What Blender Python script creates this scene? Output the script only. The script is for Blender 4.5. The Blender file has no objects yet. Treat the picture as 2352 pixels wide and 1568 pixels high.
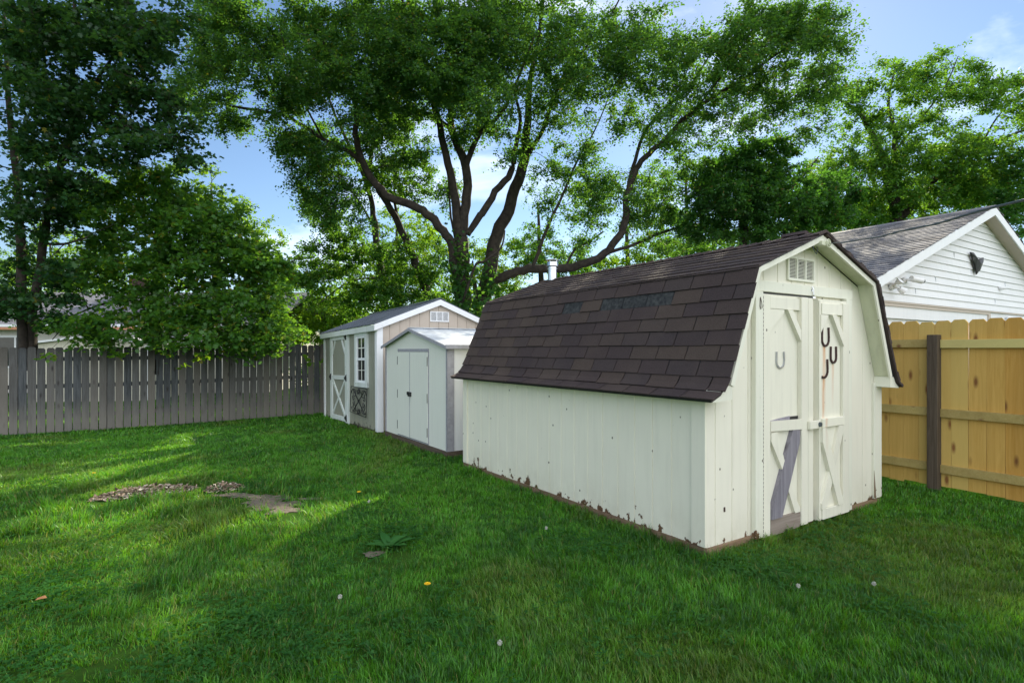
import bpy, math, random
import numpy as np
from mathutils import Vector, Matrix
R = math.radians
rng = np.random.default_rng(7)
random.seed(7)
scene = bpy.context.scene
C = scene.collection

# ---------------- camera, sky, sun, exposure ----------------
F, CAMH, HV = 1289.0, 1.55, 803.0
cam_d = bpy.data.cameras.new("camera")
cam = bpy.data.objects.new("camera", cam_d); C.objects.link(cam)
cam.location = (0, 0, CAMH); cam.rotation_euler = (R(90), 0, 0)
cam_d.sensor_width = 36; cam_d.lens = 36 * F / 2352
cam_d.shift_y = (HV - 784) / 2352
cam_d.clip_start = 0.05; cam_d.clip_end = 2000
scene.camera = cam

SUN_AZ, SUN_EL = 24.0, 31.0
world = bpy.data.worlds.new("World"); scene.world = world; world.use_nodes = True
nt = world.node_tree; nt.nodes.clear()
def N(nt, t, **kw):
    n = nt.nodes.new(t)
    for k, v in kw.items(): setattr(n, k, v)
    return n
wo = N(nt, 'ShaderNodeOutputWorld'); bg = N(nt, 'ShaderNodeBackground')
sky = N(nt, 'ShaderNodeTexSky', sky_type='NISHITA')
sky.sun_disc = False; sky.sun_elevation = R(SUN_EL); sky.sun_rotation = R(SUN_AZ)
sky.air_density = 1.0; sky.dust_density = 0.10; sky.ozone_density = 3.0
tc = N(nt, 'ShaderNodeTexCoord'); mp = N(nt, 'ShaderNodeMapping'); mp.inputs['Scale'].default_value = (1.0, 1.0, 2.6)
nz = N(nt, 'ShaderNodeTexNoise'); nz.inputs['Scale'].default_value = 2.1; nz.inputs['Detail'].default_value = 7; nz.inputs['Roughness'].default_value = .55; nz.inputs['Distortion'].default_value = .4
cr = N(nt, 'ShaderNodeValToRGB'); cr.color_ramp.elements[0].position = .55; cr.color_ramp.elements[1].position = .85
# cloud cover by direction; bright clouds added unseen behind the camera as fill light
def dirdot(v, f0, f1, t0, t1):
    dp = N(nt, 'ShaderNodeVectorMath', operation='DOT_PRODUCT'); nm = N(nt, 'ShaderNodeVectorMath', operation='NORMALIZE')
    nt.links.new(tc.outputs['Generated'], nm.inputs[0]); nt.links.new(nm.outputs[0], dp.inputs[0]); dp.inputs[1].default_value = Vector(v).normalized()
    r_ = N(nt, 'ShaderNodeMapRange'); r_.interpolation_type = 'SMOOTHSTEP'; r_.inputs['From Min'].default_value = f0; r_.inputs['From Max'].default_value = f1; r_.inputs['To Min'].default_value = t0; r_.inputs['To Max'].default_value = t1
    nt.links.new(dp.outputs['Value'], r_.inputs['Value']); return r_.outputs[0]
cl_fill = dirdot((.52, -.82, .25), -.05, .75, 0, .36)
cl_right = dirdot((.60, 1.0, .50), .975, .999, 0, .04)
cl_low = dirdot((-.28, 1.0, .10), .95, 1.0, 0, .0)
s1_ = N(nt, 'ShaderNodeMath', operation='ADD'); nt.links.new(cl_fill, s1_.inputs[0]); nt.links.new(cl_right, s1_.inputs[1])
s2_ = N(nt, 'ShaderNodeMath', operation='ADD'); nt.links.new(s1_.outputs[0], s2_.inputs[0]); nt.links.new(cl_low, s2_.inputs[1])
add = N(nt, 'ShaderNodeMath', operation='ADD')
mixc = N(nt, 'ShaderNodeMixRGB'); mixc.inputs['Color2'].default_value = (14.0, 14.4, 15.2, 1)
L = nt.links.new
L(tc.outputs['Generated'], mp.inputs['Vector']); L(mp.outputs[0], nz.inputs['Vector'])
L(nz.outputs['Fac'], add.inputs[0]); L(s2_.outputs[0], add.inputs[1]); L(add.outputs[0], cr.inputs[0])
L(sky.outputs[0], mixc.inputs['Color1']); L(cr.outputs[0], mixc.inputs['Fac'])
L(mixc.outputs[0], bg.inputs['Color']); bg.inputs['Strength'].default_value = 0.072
L(bg.outputs[0], wo.inputs['Surface'])

sd = bpy.data.lights.new("sun", 'SUN'); sd.energy = 5.0; sd.angle = R(0.53); sd.color = (1.0, .90, .70)
so = bpy.data.objects.new("sun", sd); C.objects.link(so)
sdir = Vector((math.sin(R(SUN_AZ)) * math.cos(R(SUN_EL)), math.cos(R(SUN_AZ)) * math.cos(R(SUN_EL)), math.sin(R(SUN_EL))))
so.rotation_euler = sdir.to_track_quat('Z', 'Y').to_euler(); so.location = (5, 10, 20)
vs = scene.view_settings
vs.view_transform = 'Standard'; vs.look = 'None'; vs.gamma = 1; vs.exposure = 1.12
scene.cycles.max_bounces = 8; scene.cycles.diffuse_bounces = 4; scene.cycles.transparent_max_bounces = 8

# ---------------- helpers ----------------
def at(u, v, Y):
    return np.array([(u - 1176) / F * Y, Y, CAMH + (HV - v) / F * Y])

def gz(x, y):
    """height of the ground: flat near the camera, slightly lower at the back left"""
    x = np.asarray(x, float); y = np.asarray(y, float)
    sx = np.clip((-x - 0.5) / 9.5, 0, 1); sy = np.clip((y - 4) / 7.0, 0, 1)
    sx = sx * sx * (3 - 2 * sx); sy = sy * sy * (3 - 2 * sy)
    return -0.17 * sx * sy

class MB:
    def __init__(s): s.v = []; s.f = []; s.c = []
    def add(s, vs, fs, col=(.5, 1, 0)):
        b = len(s.v); s.v += [tuple(p) for p in vs]
        s.f += [tuple(i + b for i in f) for f in fs]; s.c += [col] * len(fs)
    def box(s, x0, x1, y0, y1, z0, z1, col=None):
        if col is None: col = (random.random(), 1, 0)
        v = [(x, y, z) for z in (z0, z1) for y in (y0, y1) for x in (x0, x1)]
        s.add(v, [(0, 2, 3, 1), (4, 5, 7, 6), (0, 1, 5, 4), (2, 6, 7, 3), (0, 4, 6, 2), (1, 3, 7, 5)], col)
    def beam(s, p, q, w, t, n, col=None):
        if col is None: col = (random.random(), 1, 0)
        p = Vector(p); q = Vector(q); n = Vector(n).normalized(); d = (q - p).normalized()
        a = n.cross(d).normalized() * (w / 2)
        v = [p - a, p + a, q + a, q - a]; v += [x + n * t for x in v]
        s.add(v, [(0, 1, 2, 3), (7, 6, 5, 4), (0, 4, 5, 1), (1, 5, 6, 2), (2, 6, 7, 3), (3, 7, 4, 0)], col)
    def prism(s, pts, ext, col=None):
        if col is None: col = (random.random(), 1, 0)
        e = Vector(ext); n = len(pts); v = [Vector(p) for p in pts]; v += [p + e for p in v]
        fs = [tuple(range(n)), tuple(range(2 * n - 1, n - 1, -1))]
        fs += [(i, i + n, (i + 1) % n + n, (i + 1) % n) for i in range(n)]
        s.add(v, fs, col)
    def tube(s, pts, rad, n=8, col=(.5, 1, 0), cap=True):
        pts = [Vector(p) for p in pts]
        if not hasattr(rad, '__len__'): rad = [rad] * len(pts)
        vs = []; up = Vector((0.13, .31, .94))
        for i, p in enumerate(pts):
            d = (pts[min(i + 1, len(pts) - 1)] - pts[max(i - 1, 0)]).normalized()
            if abs(d.dot(up)) > .97: up = Vector((.9, .1, .2))
            a = d.cross(up).normalized(); b = d.cross(a).normalized()
            for k in range(n):
                th = 2 * math.pi * k / n
                vs.append(p + (a * math.cos(th) + b * math.sin(th)) * rad[i])
        fs = [(i * n + k, i * n + (k + 1) % n, (i + 1) * n + (k + 1) % n, (i + 1) * n + k) for i in range(len(pts) - 1) for k in range(n)]
        if cap: fs += [tuple(range(n - 1, -1, -1)), tuple((len(pts) - 1) * n + k for k in range(n))]
        s.add(vs, fs, col)
    def lathe(s, prof, c=(0, 0, 0), n=20, col=(.5, 1, 0)):
        vs = [(c[0] + r * math.cos(2 * math.pi * k / n), c[1] + r * math.sin(2 * math.pi * k / n), c[2] + z) for r, z in prof for k in range(n)]
        fs = [(i * n + k, i * n + (k + 1) % n, (i + 1) * n + (k + 1) % n, (i + 1) * n + k) for i in range(len(prof) - 1) for k in range(n)]
        fs.append(tuple((len(prof) - 1) * n + k for k in range(n)))
        s.add(vs, fs, col)
    def build(s, name, mat, parent=None, label=None, smooth=False, bevel=0):
        me = bpy.data.meshes.new(name); me.from_pydata(s.v, [], s.f); me.update()
        at_ = me.attributes.new('Col', 'FLOAT_COLOR', 'FACE')
        at_.data.foreach_set('color', np.array([(c[0], c[1], c[2], 1) for c in s.c], dtype=np.float32).ravel())
        me.materials.append(mat)
        if smooth: me.polygons.foreach_set('use_smooth', [True] * len(me.polygons))
        o = bpy.data.objects.new(name, me); C.objects.link(o)
        if parent: o.parent = parent
        if label: o['label'] = label
        if bevel:
            m = o.modifiers.new('bevel', 'BEVEL'); m.width = bevel; m.segments = 1; m.limit_method = 'ANGLE'
        return o

def tag(o, label, cat, group=None, kind=None):
    o['label'] = label; o['category'] = cat
    if group: o['group'] = group
    if kind: o['kind'] = kind
    return o
def structure(o): o['kind'] = 'structure'; return o
def thing(name, loc, label, cat, group=None, rz=0):
    o = bpy.data.objects.new(name, None); C.objects.link(o); o.location = loc; o.rotation_euler = (0, 0, rz)
    o.empty_display_size = .2
    return tag(o, label, cat, group)

def mesh_np(name, verts, faces, fcol, mat, parent=None, smooth=False):
    """verts (n,3), faces (m,k), fcol (m,3)"""
    me = bpy.data.meshes.new(name)
    m, k = faces.shape
    me.vertices.add(len(verts)); me.vertices.foreach_set('co', verts.astype(np.float32).ravel())
    me.loops.add(m * k); me.loops.foreach_set('vertex_index', faces.astype(np.int32).ravel())
    me.polygons.add(m); me.polygons.foreach_set('loop_start', np.arange(0, m * k, k, dtype=np.int32))
    if smooth: me.polygons.foreach_set('use_smooth', np.ones(m, dtype=bool))
    a = me.attributes.new('Col', 'FLOAT_COLOR', 'FACE')
    a.data.foreach_set('color', np.concatenate([fcol, np.ones((m, 1))], 1).astype(np.float32).ravel())
    me.update(); me.materials.append(mat)
    o = bpy.data.objects.new(name, me); C.objects.link(o)
    if parent: o.parent = parent
    return o

# ---------------- materials ----------------
def newmat(name):
    m = bpy.data.materials.new(name); m.use_nodes = True; nt = m.node_tree; nt.nodes.clear()
    out = N(nt, 'ShaderNodeOutputMaterial'); b = N(nt, 'ShaderNodeBsdfPrincipled')
    nt.links.new(b.outputs[0], out.inputs['Surface'])
    return m, nt, b, out
def rgb(c): return (c[0], c[1], c[2], 1)
class G:
    """small node graph helper"""
    def __init__(s, nt): s.nt = nt
    def link(s, a, b): s.nt.links.new(a, b)
    def coord(s, scale=(1, 1, 1), rnd=0.0, kind='Object', rot=(0, 0, 0)):
        t = N(s.nt, 'ShaderNodeTexCoord'); m = N(s.nt, 'ShaderNodeMapping'); m.inputs['Scale'].default_value = scale; m.inputs['Rotation'].default_value = rot
        src = t.outputs[kind]
        if rnd:
            a = N(s.nt, 'ShaderNodeAttribute', attribute_name='Col'); sp = N(s.nt, 'ShaderNodeSeparateXYZ'); s.link(a.outputs['Vector'], sp.inputs[0])
            mu = N(s.nt, 'ShaderNodeMath', operation='MULTIPLY'); mu.inputs[1].default_value = rnd; s.link(sp.outputs[0], mu.inputs[0])
            cb = N(s.nt, 'ShaderNodeCombineXYZ'); s.link(mu.outputs[0], cb.inputs[0]); s.link(mu.outputs[0], cb.inputs[1]); s.link(mu.outputs[0], cb.inputs[2])
            ad = N(s.nt, 'ShaderNodeVectorMath', operation='ADD'); s.link(src, ad.inputs[0]); s.link(cb.outputs[0], ad.inputs[1]); src = ad.outputs[0]
        s.link(src, m.inputs['Vector']); return m.outputs[0]
    def noise(s, vec, scale=5, detail=5, rough=.55, dist=0):
        n = N(s.nt, 'ShaderNodeTexNoise'); n.inputs['Scale'].default_value = scale; n.inputs['Detail'].default_value = detail
        n.inputs['Roughness'].default_value = rough; n.inputs['Distortion'].default_value = dist; s.link(vec, n.inputs['Vector']); return n.outputs['Fac']
    def ramp(s, fac, stops):
        r = N(s.nt, 'ShaderNodeValToRGB'); e = r.color_ramp.elements
        while len(e) < len(stops): e.new(.5)
        for el, (p, c) in zip(e, stops):
            el.position = p; el.color = rgb(c) if hasattr(c, '__len__') else (c, c, c, 1)
        s.link(fac, r.inputs[0]); return r.outputs[0]
    def mix(s, fac, a, b, mode='MIX'):
        m = N(s.nt, 'ShaderNodeMixRGB', blend_type=mode)
        for i, x in ((0, fac), (1, a), (2, b)):
            if isinstance(x, bpy.types.NodeSocket): s.link(x, m.inputs[i])
            elif hasattr(x, '__len__'): m.inputs[i].default_value = rgb(x)
            else: m.inputs[i].default_value = x
        return m.outputs[0]
    def math(s, op, a, b=0.0, clamp=False):
        m = N(s.nt, 'ShaderNodeMath', operation=op, use_clamp=clamp)
        for i, x in ((0, a), (1, b)):
            if isinstance(x, bpy.types.NodeSocket): s.link(x, m.inputs[i])
            else: m.inputs[i].default_value = x
        return m.outputs[0]
    def attr(s, i):
        a = N(s.nt, 'ShaderNodeAttribute', attribute_name='Col'); sp = N(s.nt, 'ShaderNodeSeparateXYZ'); s.link(a.outputs['Vector'], sp.inputs[0]); return sp.outputs[i]
    def axis(s, i, kind='Object'):
        t = N(s.nt, 'ShaderNodeTexCoord'); sp = N(s.nt, 'ShaderNodeSeparateXYZ'); s.link(t.outputs[kind], sp.inputs[0]); return sp.outputs[i]
    def bump(s, h, strength=.3, dist=.01):
        b = N(s.nt, 'ShaderNodeBump'); b.inputs['Strength'].default_value = strength; b.inputs['Distance'].default_value = dist; s.link(h, b.inputs['Height']); return b.outputs[0]

def paint(name, col, peel=0.0, peelcol=(.16, .09, .05), grime=.12, grimecol=None, rough=.55, specks=True, rust=None, rand=.05, grooves=0):
    m, nt, b, out = newmat(name); g = G(nt)
    v = g.coord((1, 1, 1), rnd=3.0)
    n1 = g.noise(v, 1.6, 5); n2 = g.noise(g.coord((9, 9, .7), rnd=3.0), 2.2, 5)
    gc = grimecol or tuple(x * .72 for x in col)
    c = g.mix(g.math('MULTIPLY', g.ramp(n1, [(.35, 0), (.75, 1)]), grime * 4, True), col, gc)
    c = g.mix(g.math('MULTIPLY', g.ramp(n2, [(.5, 0), (.8, 1)]), grime * 3.4, True), c, tuple(x * .8 for x in gc))
    br = g.math('ADD', 1 - rand, g.math('MULTIPLY', g.attr(0), rand * 1.6))
    c = g.mix(1.0, c, g.ramp(br, [(0, 0), (1, 1)]), 'MULTIPLY')
    if specks:   # nail heads, small chips
        vo = N(nt, 'ShaderNodeTexVoronoi'); vo.inputs['Scale'].default_value = 7.0; g.link(g.coord((1, 1, .8), rnd=5), vo.inputs['Vector'])
        c = g.mix(g.ramp(vo.outputs['Distance'], [(.05, .9), (.075, 0)]), c, (.09, .07, .05))
        ch = g.noise(g.coord((1, 1, .28), rnd=5), 42, 3, .7)
        c = g.mix(g.ramp(ch, [(.735, 0), (.765, .8)]), c, (.20, .17, .13))
    if peel:
        z = g.axis(2); md = g.math('MULTIPLY', g.math('SUBTRACT', 1.0, g.math('DIVIDE', z, .42), True), g.ramp(g.noise(g.coord((1, 1, .6)), 5, 7, .7), [(.38, 0), (.68, 1)])); c = g.mix(g.math('MULTIPLY', md, .38), c, (.42, .38, .26))
        pn = g.noise(g.coord((1, 1, .8), rnd=.5), 7.5, 7, .62); pn2 = g.noise(g.coord(), 1.1, 2)
        h = g.math('MULTIPLY', g.math('SUBTRACT', pn, .47), .75)
        h = g.math('ADD', h, g.math('MULTIPLY', g.math('SUBTRACT', pn2, .5), .5))
        k = g.math('SUBTRACT', g.math('ADD', h, peel), z)
        mask = g.ramp(k, [(0.0, 0), (.006, 1)])
        fn = g.noise(g.coord((1, 1, 1)), 30, 5)
        c = g.mix(mask, c, g.ramp(fn, [(.3, tuple(x * .5 for x in peelcol)), (.65, peelcol)]))
        g.link(g.bump(g.math('SUBTRACT', 1.0, mask), .6, .004), b.inputs['Normal'])
    if rust:    # streaks below iron: (x, z_top, z_bottom, width)
        x = g.axis(0); z = g.axis(2); wob = g.math('MULTIPLY', g.math('SUBTRACT', g.noise(g.coord((1, 1, .35)), 14, 3), .5), .03)
        for (rx, zt, zb, w, a) in rust:
            dx = g.math('ABSOLUTE', g.math('SUBTRACT', g.math('ADD', x, wob), rx))
            k = g.math('SUBTRACT', 1.0, g.math('DIVIDE', dx, w), True)
            zz = g.math('DIVIDE', g.math('SUBTRACT', z, zb), zt - zb, True)
            top = g.math('LESS_THAN', z, zt)
            k = g.math('MULTIPLY', g.math('MULTIPLY', k, zz), top)
            k = g.math('MULTIPLY', k, g.ramp(g.noise(g.coord((30, 30, 2)), 3, 4), [(.35, .35), (.6, 1)]))
            c = g.mix(g.math('MULTIPLY', k, a, True), c, (.62, .27, .09))
    g.link(c, b.inputs['Base Color']); b.inputs['Roughness'].default_value = rough
    b.inputs['Specular IOR Level'].default_value = .3
    return m

def wood(name, c1, c2, knot=(.12, .06, .03), axis='z', rough=.8, ztint=None, knots=True, grain=1.0, hue=None):
    m, nt, b, out = newmat(name); g = G(nt)
    sc = {'z': (16, 16, .8), 'y': (16, .8, 16), 'x': (.8, 16, 16)}[axis]
    kc = {'z': (6.5, 6.5, 2.3), 'y': (5.5, 1.7, 5.5), 'x': (1.7, 5.5, 5.5)}[axis]
    n = g.noise(g.coord(sc, rnd=17), 2.4 * grain, 8, .65, 1.2)
    c = g.ramp(n, [(.3, c1), (.7, c2)])
    n3 = g.noise(g.coord(tuple(x * .25 for x in sc), rnd=11), 1.6, 3)
    c = g.mix(g.ramp(n3, [(.4, 0), (.75, .45)]), c, tuple(x * .6 for x in c1))
    if hue: c = g.mix(g.ramp(g.attr(0), [(.1, 0), (.95, .75)]), c, hue)
    if knots:
        vo = N(nt, 'ShaderNodeTexVoronoi'); vo.inputs['Scale'].default_value = 1.0; vo.inputs['Randomness'].default_value = 1; g.link(g.coord(kc, rnd=9), vo.inputs['Vector'])
        c = g.mix(g.ramp(vo.outputs['Distance'], [(.07, .95), (.11, .55), (.19, 0)]), c, knot)
    br = g.math('ADD', .72, g.math('MULTIPLY', g.attr(0), .5)); 
    mm = N(nt, 'ShaderNodeMixRGB', blend_type='MULTIPLY'); mm.inputs[0].default_value = 1; g.link(c, mm.inputs[1]); g.link(br, mm.inputs[2]); c = mm.outputs[0]
    if ztint:   # (height, colour): darker top / pale foot of an old fence
        z = g.axis(2); w = g.noise(g.coord((3, 3, 1), rnd=6), 1.7, 4)
        zz = g.math('ADD', z, g.math('MULTIPLY', g.math('SUBTRACT', w, .5), .9))
        for (lo, hi, colr, amt) in ztint:
            k = N(nt, 'ShaderNodeMapRange'); k.inputs['From Min'].default_value = lo; k.inputs['From Max'].default_value = hi; g.link(zz, k.inputs['Value'])
            c = g.mix(g.math('MULTIPLY', k.outputs[0], amt), c, colr)
    g.link(c, b.inputs['Base Color']); b.inputs['Roughness'].default_value = rough; b.inputs['Specular IOR Level'].default_value = .25
    g.link(g.bump(n, .35, .004), b.inputs['Normal'])
    return m

def plain(name, col, rough=.6, metal=0, var=.15, scale=20, bump=0):
    m, nt, b, out = newmat(name); g = G(nt); n = g.noise(g.coord(rnd=4), scale, 4)
    c = g.ramp(n, [(.3, tuple(x * (1 - var) for x in col)), (.7, tuple(min(1, x * (1 + var)) for x in col))])
    g.link(c, b.inputs['Base Color']); b.inputs['Roughness'].default_value = rough; b.inputs['Metallic'].default_value = metal
    if bump: g.link(g.bump(n, bump, .004), b.inputs['Normal'])
    return m

def shingle_mat(name, cols, gran=260, spots=None):
    m, nt, b, out = newmat(name); g = G(nt)
    c = g.ramp(g.attr(0), [(i / (len(cols) - 1), x) for i, x in enumerate(cols)])
    n = g.noise(g.coord(), gran * .5, 4, .85); n2 = g.noise(g.coord((1, 1, 1)), 2.2, 5)
    c = g.mix(1, c, g.ramp(n, [(.3, .5), (.7, 1.5)]), 'MULTIPLY')
    c = g.mix(g.ramp(n2, [(.45, 0), (.75, .35)]), c, (.10, .075, .06))
    c = g.mix(g.attr(2), c, g.ramp(g.noise(g.coord((1, 1, 1)), 28, 4), [(.4, (.020, .025, .028)), (.7, (.068, .074, .074))]))          # torn tabs: bare tar
    g.link(c, b.inputs['Base Color']); b.inputs['Roughness'].default_value = .9; b.inputs['Specular IOR Level'].default_value = .3
    g.link(g.bump(n, .5, .003), b.inputs['Normal'])
    return m

def leaf_mat(name, c_dark, c_light, trans, tfac=.5, yellow=(.25, .22, .02), gloss=.035):
    m = bpy.data.materials.new(name); m.use_nodes = True; nt = m.node_tree; nt.nodes.clear(); g = G(nt)
    out = N(nt, 'ShaderNodeOutputMaterial'); d = N(nt, 'ShaderNodeBsdfDiffuse'); t = N(nt, 'ShaderNodeBsdfTranslucent'); gl = N(nt, 'ShaderNodeBsdfGlossy')
    gl.inputs['Roughness'].default_value = .42; gl.inputs['Color'].default_value = (.55, .6, .55, 1)
    c = g.ramp(g.attr(0), [(0, c_dark), (1, c_light)]); c = g.mix(g.attr(2), c, yellow)
    tcx = g.ramp(g.attr(0), [(0, tuple(x * .6 for x in trans)), (1, trans)]); tcx = g.mix(g.attr(2), tcx, yellow)
    g.link(c, d.inputs['Color']); g.link(tcx, t.inputs['Color'])
    mx = N(nt, 'ShaderNodeMixShader'); mx.inputs[0].default_value = tfac; g.link(d.outputs[0], mx.inputs[1]); g.link(t.outputs[0], mx.inputs[2])
    m2 = N(nt, 'ShaderNodeMixShader'); m2.inputs[0].default_value = gloss; g.link(mx.outputs[0], m2.inputs[1]); g.link(gl.outputs[0], m2.inputs[2]); g.link(m2.outputs[0], out.inputs['Surface'])
    return m

CREAM = (.74, .76, .60)
M = dict(
    barn_side=paint('barn_wall_paint', (.83, .81, .67), peel=.035, grooves=1, grime=.05),
    barn_front=paint('barn_front_paint', (.81, .785, .665), peel=.02, grime=.05, rust=[(2.03, 1.10, .45, .03, .9), (2.06, 1.36, 1.16, .02, .8)]),
    barn_door=paint('barn_door_paint', (.81, .79, .665), grime=.07, rust=[(1.60, 1.58, .86, .035, 1.0), (1.745, 1.42, 1.0, .025, .7), (1.585, 1.32, .6, .03, 1.0)]),
    barn_trim=paint('barn_trim_paint', (.80, .80, .68), grime=.07, peel=.02),
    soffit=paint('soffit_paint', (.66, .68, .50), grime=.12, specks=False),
    skid=wood('skid_wood', (.19, .12, .075), (.36, .25, .16), axis='x', knots=False),
    bare=wood('bare_grey_wood', (.20, .19, .22), (.36, .34, .38), knot=(.08, .07, .08), axis='z'),
    barebrown=wood('bare_brown_wood', (.25, .20, .16), (.40, .35, .31), knot=(.08, .06, .05), axis='x'),
    shingle=shingle_mat('brown_shingles', [(.046, .034, .035), (.057, .041, .038), (.051, .037, .038), (.070, .051, .042), (.047, .036, .038)]),
    greyshingle=shingle_mat('grey_shingles', [(.12, .125, .145), (.19, .19, .215), (.15, .155, .18), (.25, .245, .265)]),
    vinyl=paint('white_vinyl', (.78, .79, .80), grime=.05, specks=False, rand=.02),
    fascia=paint('white_fascia', (.82, .84, .86), grime=.03, specks=False),
    tan=paint('tan_panel', (.52, .45, .38), grime=.06, specks=False),
    sage=paint('sage_siding', (.30, .31, .25), grime=.10, specks=False, peel=.03, peelcol=(.07, .06, .05)),
    shedwhite=paint('shed_white_trim', (.72, .77, .76), grime=.12, grimecol=(.45, .52, .42)),
    resin=paint('resin_wall', (.76, .78, .70), grime=.03, specks=False, rand=.02),
    resin_trim=plain('resin_trim', (.34, .34, .38), .5),
    resin_roof=plain('resin_roof', (.58, .62, .66), .55, var=.22, scale=6),
    metal_roof=plain('metal_roof', (.10, .12, .15), .35, metal=.6, var=.2, scale=3),
    steel=plain('galvanised_pipe', (.62, .63, .65), .22, metal=1.0, var=.12, scale=14),
    oldfence=wood('old_fence_wood', (.036, .040, .044), (.15, .163, .175), knot=(.035, .03, .03), axis='z', hue=(.125, .11, .09), ztint=[(1.2, 1.75, (.022, .024, .020), .8), (.55, .05, (.20, .185, .16), .6)]),
    newfence=wood('new_fence_wood', (.64, .33, .06), (.80, .47, .125), knot=(.22, .09, .03), axis='z', hue=(.52, .40, .13)),
    newrail=wood('new_rail_wood', (.52, .38, .12), (.64, .50, .20), knot=(.25, .12, .05), axis='y', hue=(.50, .44, .17)),
    post=wood('post_wood', (.085, .062, .042), (.19, .15, .11), knot=(.03, .025, .02), axis='z'),
    beam=wood('base_timber', (.08, .06, .045), (.17, .13, .10), axis='y', knots=False),
    black=plain('black_iron_and_gap_shade', (.015, .015, .017), .5, var=.3),
    rust=plain('rusty_iron', (.055, .028, .024), .75, metal=.2, var=.5, scale=60, bump=.5),
    shoe=plain('silver_horseshoe', (.50, .53, .56), .35, metal=.8),
    glass=plain('window_glass', (.03, .035, .035), .06, var=.3, scale=5),
    bark=plain('bark', (.034, .027, .021), .95, var=.55, scale=9, bump=1.0),
    barklight=plain('bark_light', (.07, .056, .044), .95, var=.5, scale=9, bump=1.0),
    cable=plain('grey_cable', (.10, .12, .13), .6),
    chips=plain('wood_chip', (.30, .22, .15), .9, var=.45, scale=25),
)
# ---------------- ground ----------------
SOIL = [(-3.15, 7.15, .55, .28), (-3.3, 6.2, .35, .16), (-2.95, 5.65, .42, .26), (-2.3, 6.6, .45, .1), (-1.03, 4.28, .22, .13), (-4.4, 4.9, .35, .14), (-3.55, 6.6, .3, .15),
        (-2.35, 3.2, .35, .12), (-5.9, 6.1, .35, .12), (-.35, 3.9, .12, .06), (-1.85, 2.75, .25, .1), (-3.0, 3.0, .2, .1)]
CHIPS = [(-4.42, 5.95, .45, .26), (-3.62, 6.35, .22, .14)]
# (image measured) piles lie at these spots
def px_ground(u, v, z=0.0):
    Y = (CAMH - z) * F / (v - HV); return (u - 1176) / F * Y, Y
CHIPS = [px_ground(335, 1132) + (.50, .20, .55), px_ground(515, 1122) + (.20, .15, .4)]
SOIL = []
for (u, v, rx, ry) in [(612, 1146, .24, .26), (632, 1158, .26, .20), (655, 1172, .17, .14), (540, 1136, .26, .09), (580, 1141, .24, .08), (710, 1146, .22, .05), (858, 1274, .08, .07)]:
    SOIL.append(px_ground(u, v) + (rx, ry))
WORN = [px_ground(u, v) + (rx, ry) for (u, v, rx, ry) in [(850, 1275, .25, .25), (1255, 1232, .15, .1), (600, 1150, .6, .5), (715, 1148, .35, .12), (75, 1235, .3, .2), (50, 1262, .3, .2), (200, 1150, .4, .12), (60, 1190, .5, .15), (350, 1375, .3, .2), (460, 1395, .3, .15), (230, 1545, .3, .12), (150, 1432, .4, .15), (300, 1495, .3, .12), (900, 1285, .3, .2), (120, 1560, .4, .2), (780, 1278, .2, .1), (845, 1290, .2, .15), (680, 1190, .3, .2), (250, 1155, .4, .15)]]
def chips_mask(x, y):
    m = np.full_like(x, -9.0)
    for (cx, cy, rx, ry, th) in CHIPS:
        dx, dy = x - cx, y - cy; a, b = dx * math.cos(th) + dy * math.sin(th), -dx * math.sin(th) + dy * math.cos(th)
        m = np.maximum(m, 1 - np.sqrt((a / rx) ** 2 + (b / ry) ** 2))
    return m
def soil_mask(x, y, w=None):
    m = np.zeros_like(x)
    for (cx, cy, rx, ry) in WORN: m = np.maximum(m, .55 - .55 * np.sqrt(((x - cx) / rx) ** 2 + ((y - cy) / ry) ** 2))
    for (cx, cy, rx, ry) in SOIL: m = np.maximum(m, 1 - np.sqrt(((x - cx) / rx) ** 2 + ((y - cy) / ry) ** 2))
    for (cx, cy, rx, ry, th) in CHIPS:
        dx, dy = x - cx, y - cy; a, b = dx * math.cos(th) + dy * math.sin(th), -dx * math.sin(th) + dy * math.cos(th)
        m = np.maximum(m, 1 - np.sqrt((a / rx) ** 2 + (b / ry) ** 2))
    return m

def ground():
    xs = np.concatenate([[-600, -200, -80, -40, -20], np.arange(-14, 10.01, .5), [14, 20, 40, 80, 200, 600]])
    ys = np.concatenate([[-600, -200, -60, -20, -5], np.arange(-2, 20.01, .5), [25, 40, 80, 200, 600]])
    X, Y = np.meshgrid(xs, ys); V = np.stack([X.ravel(), Y.ravel(), gz(X, Y).ravel()], 1)
    n = len(xs); f = np.array([(j * n + i, j * n + i + 1, (j + 1) * n + i + 1, (j + 1) * n + i) for j in range(len(ys) - 1) for i in range(n - 1)])
    m, nt, b, out = newmat('lawn_ground'); g = G(nt); n1 = g.noise(g.coord(), 1.2, 5); n2 = g.noise(g.coord(), 35, 6, .7)
    c = g.ramp(n1, [(.3, (.03, .085, .012)), (.7, (.05, .12, .018))]); c = g.mix(g.ramp(n2, [(.45, 0), (.7, .5)]), c, (.05, .045, .022))
    g.link(c, b.inputs['Base Color']); b.inputs['Roughness'].default_value = 1; b.inputs['Specular IOR Level'].default_value = 0
    g.link(g.bump(n2, .8, .02), b.inputs['Normal'])
    o = mesh_np('ground', V, f, np.full((len(f), 3), .5), m, smooth=True); structure(o)
    return o
ground()
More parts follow.
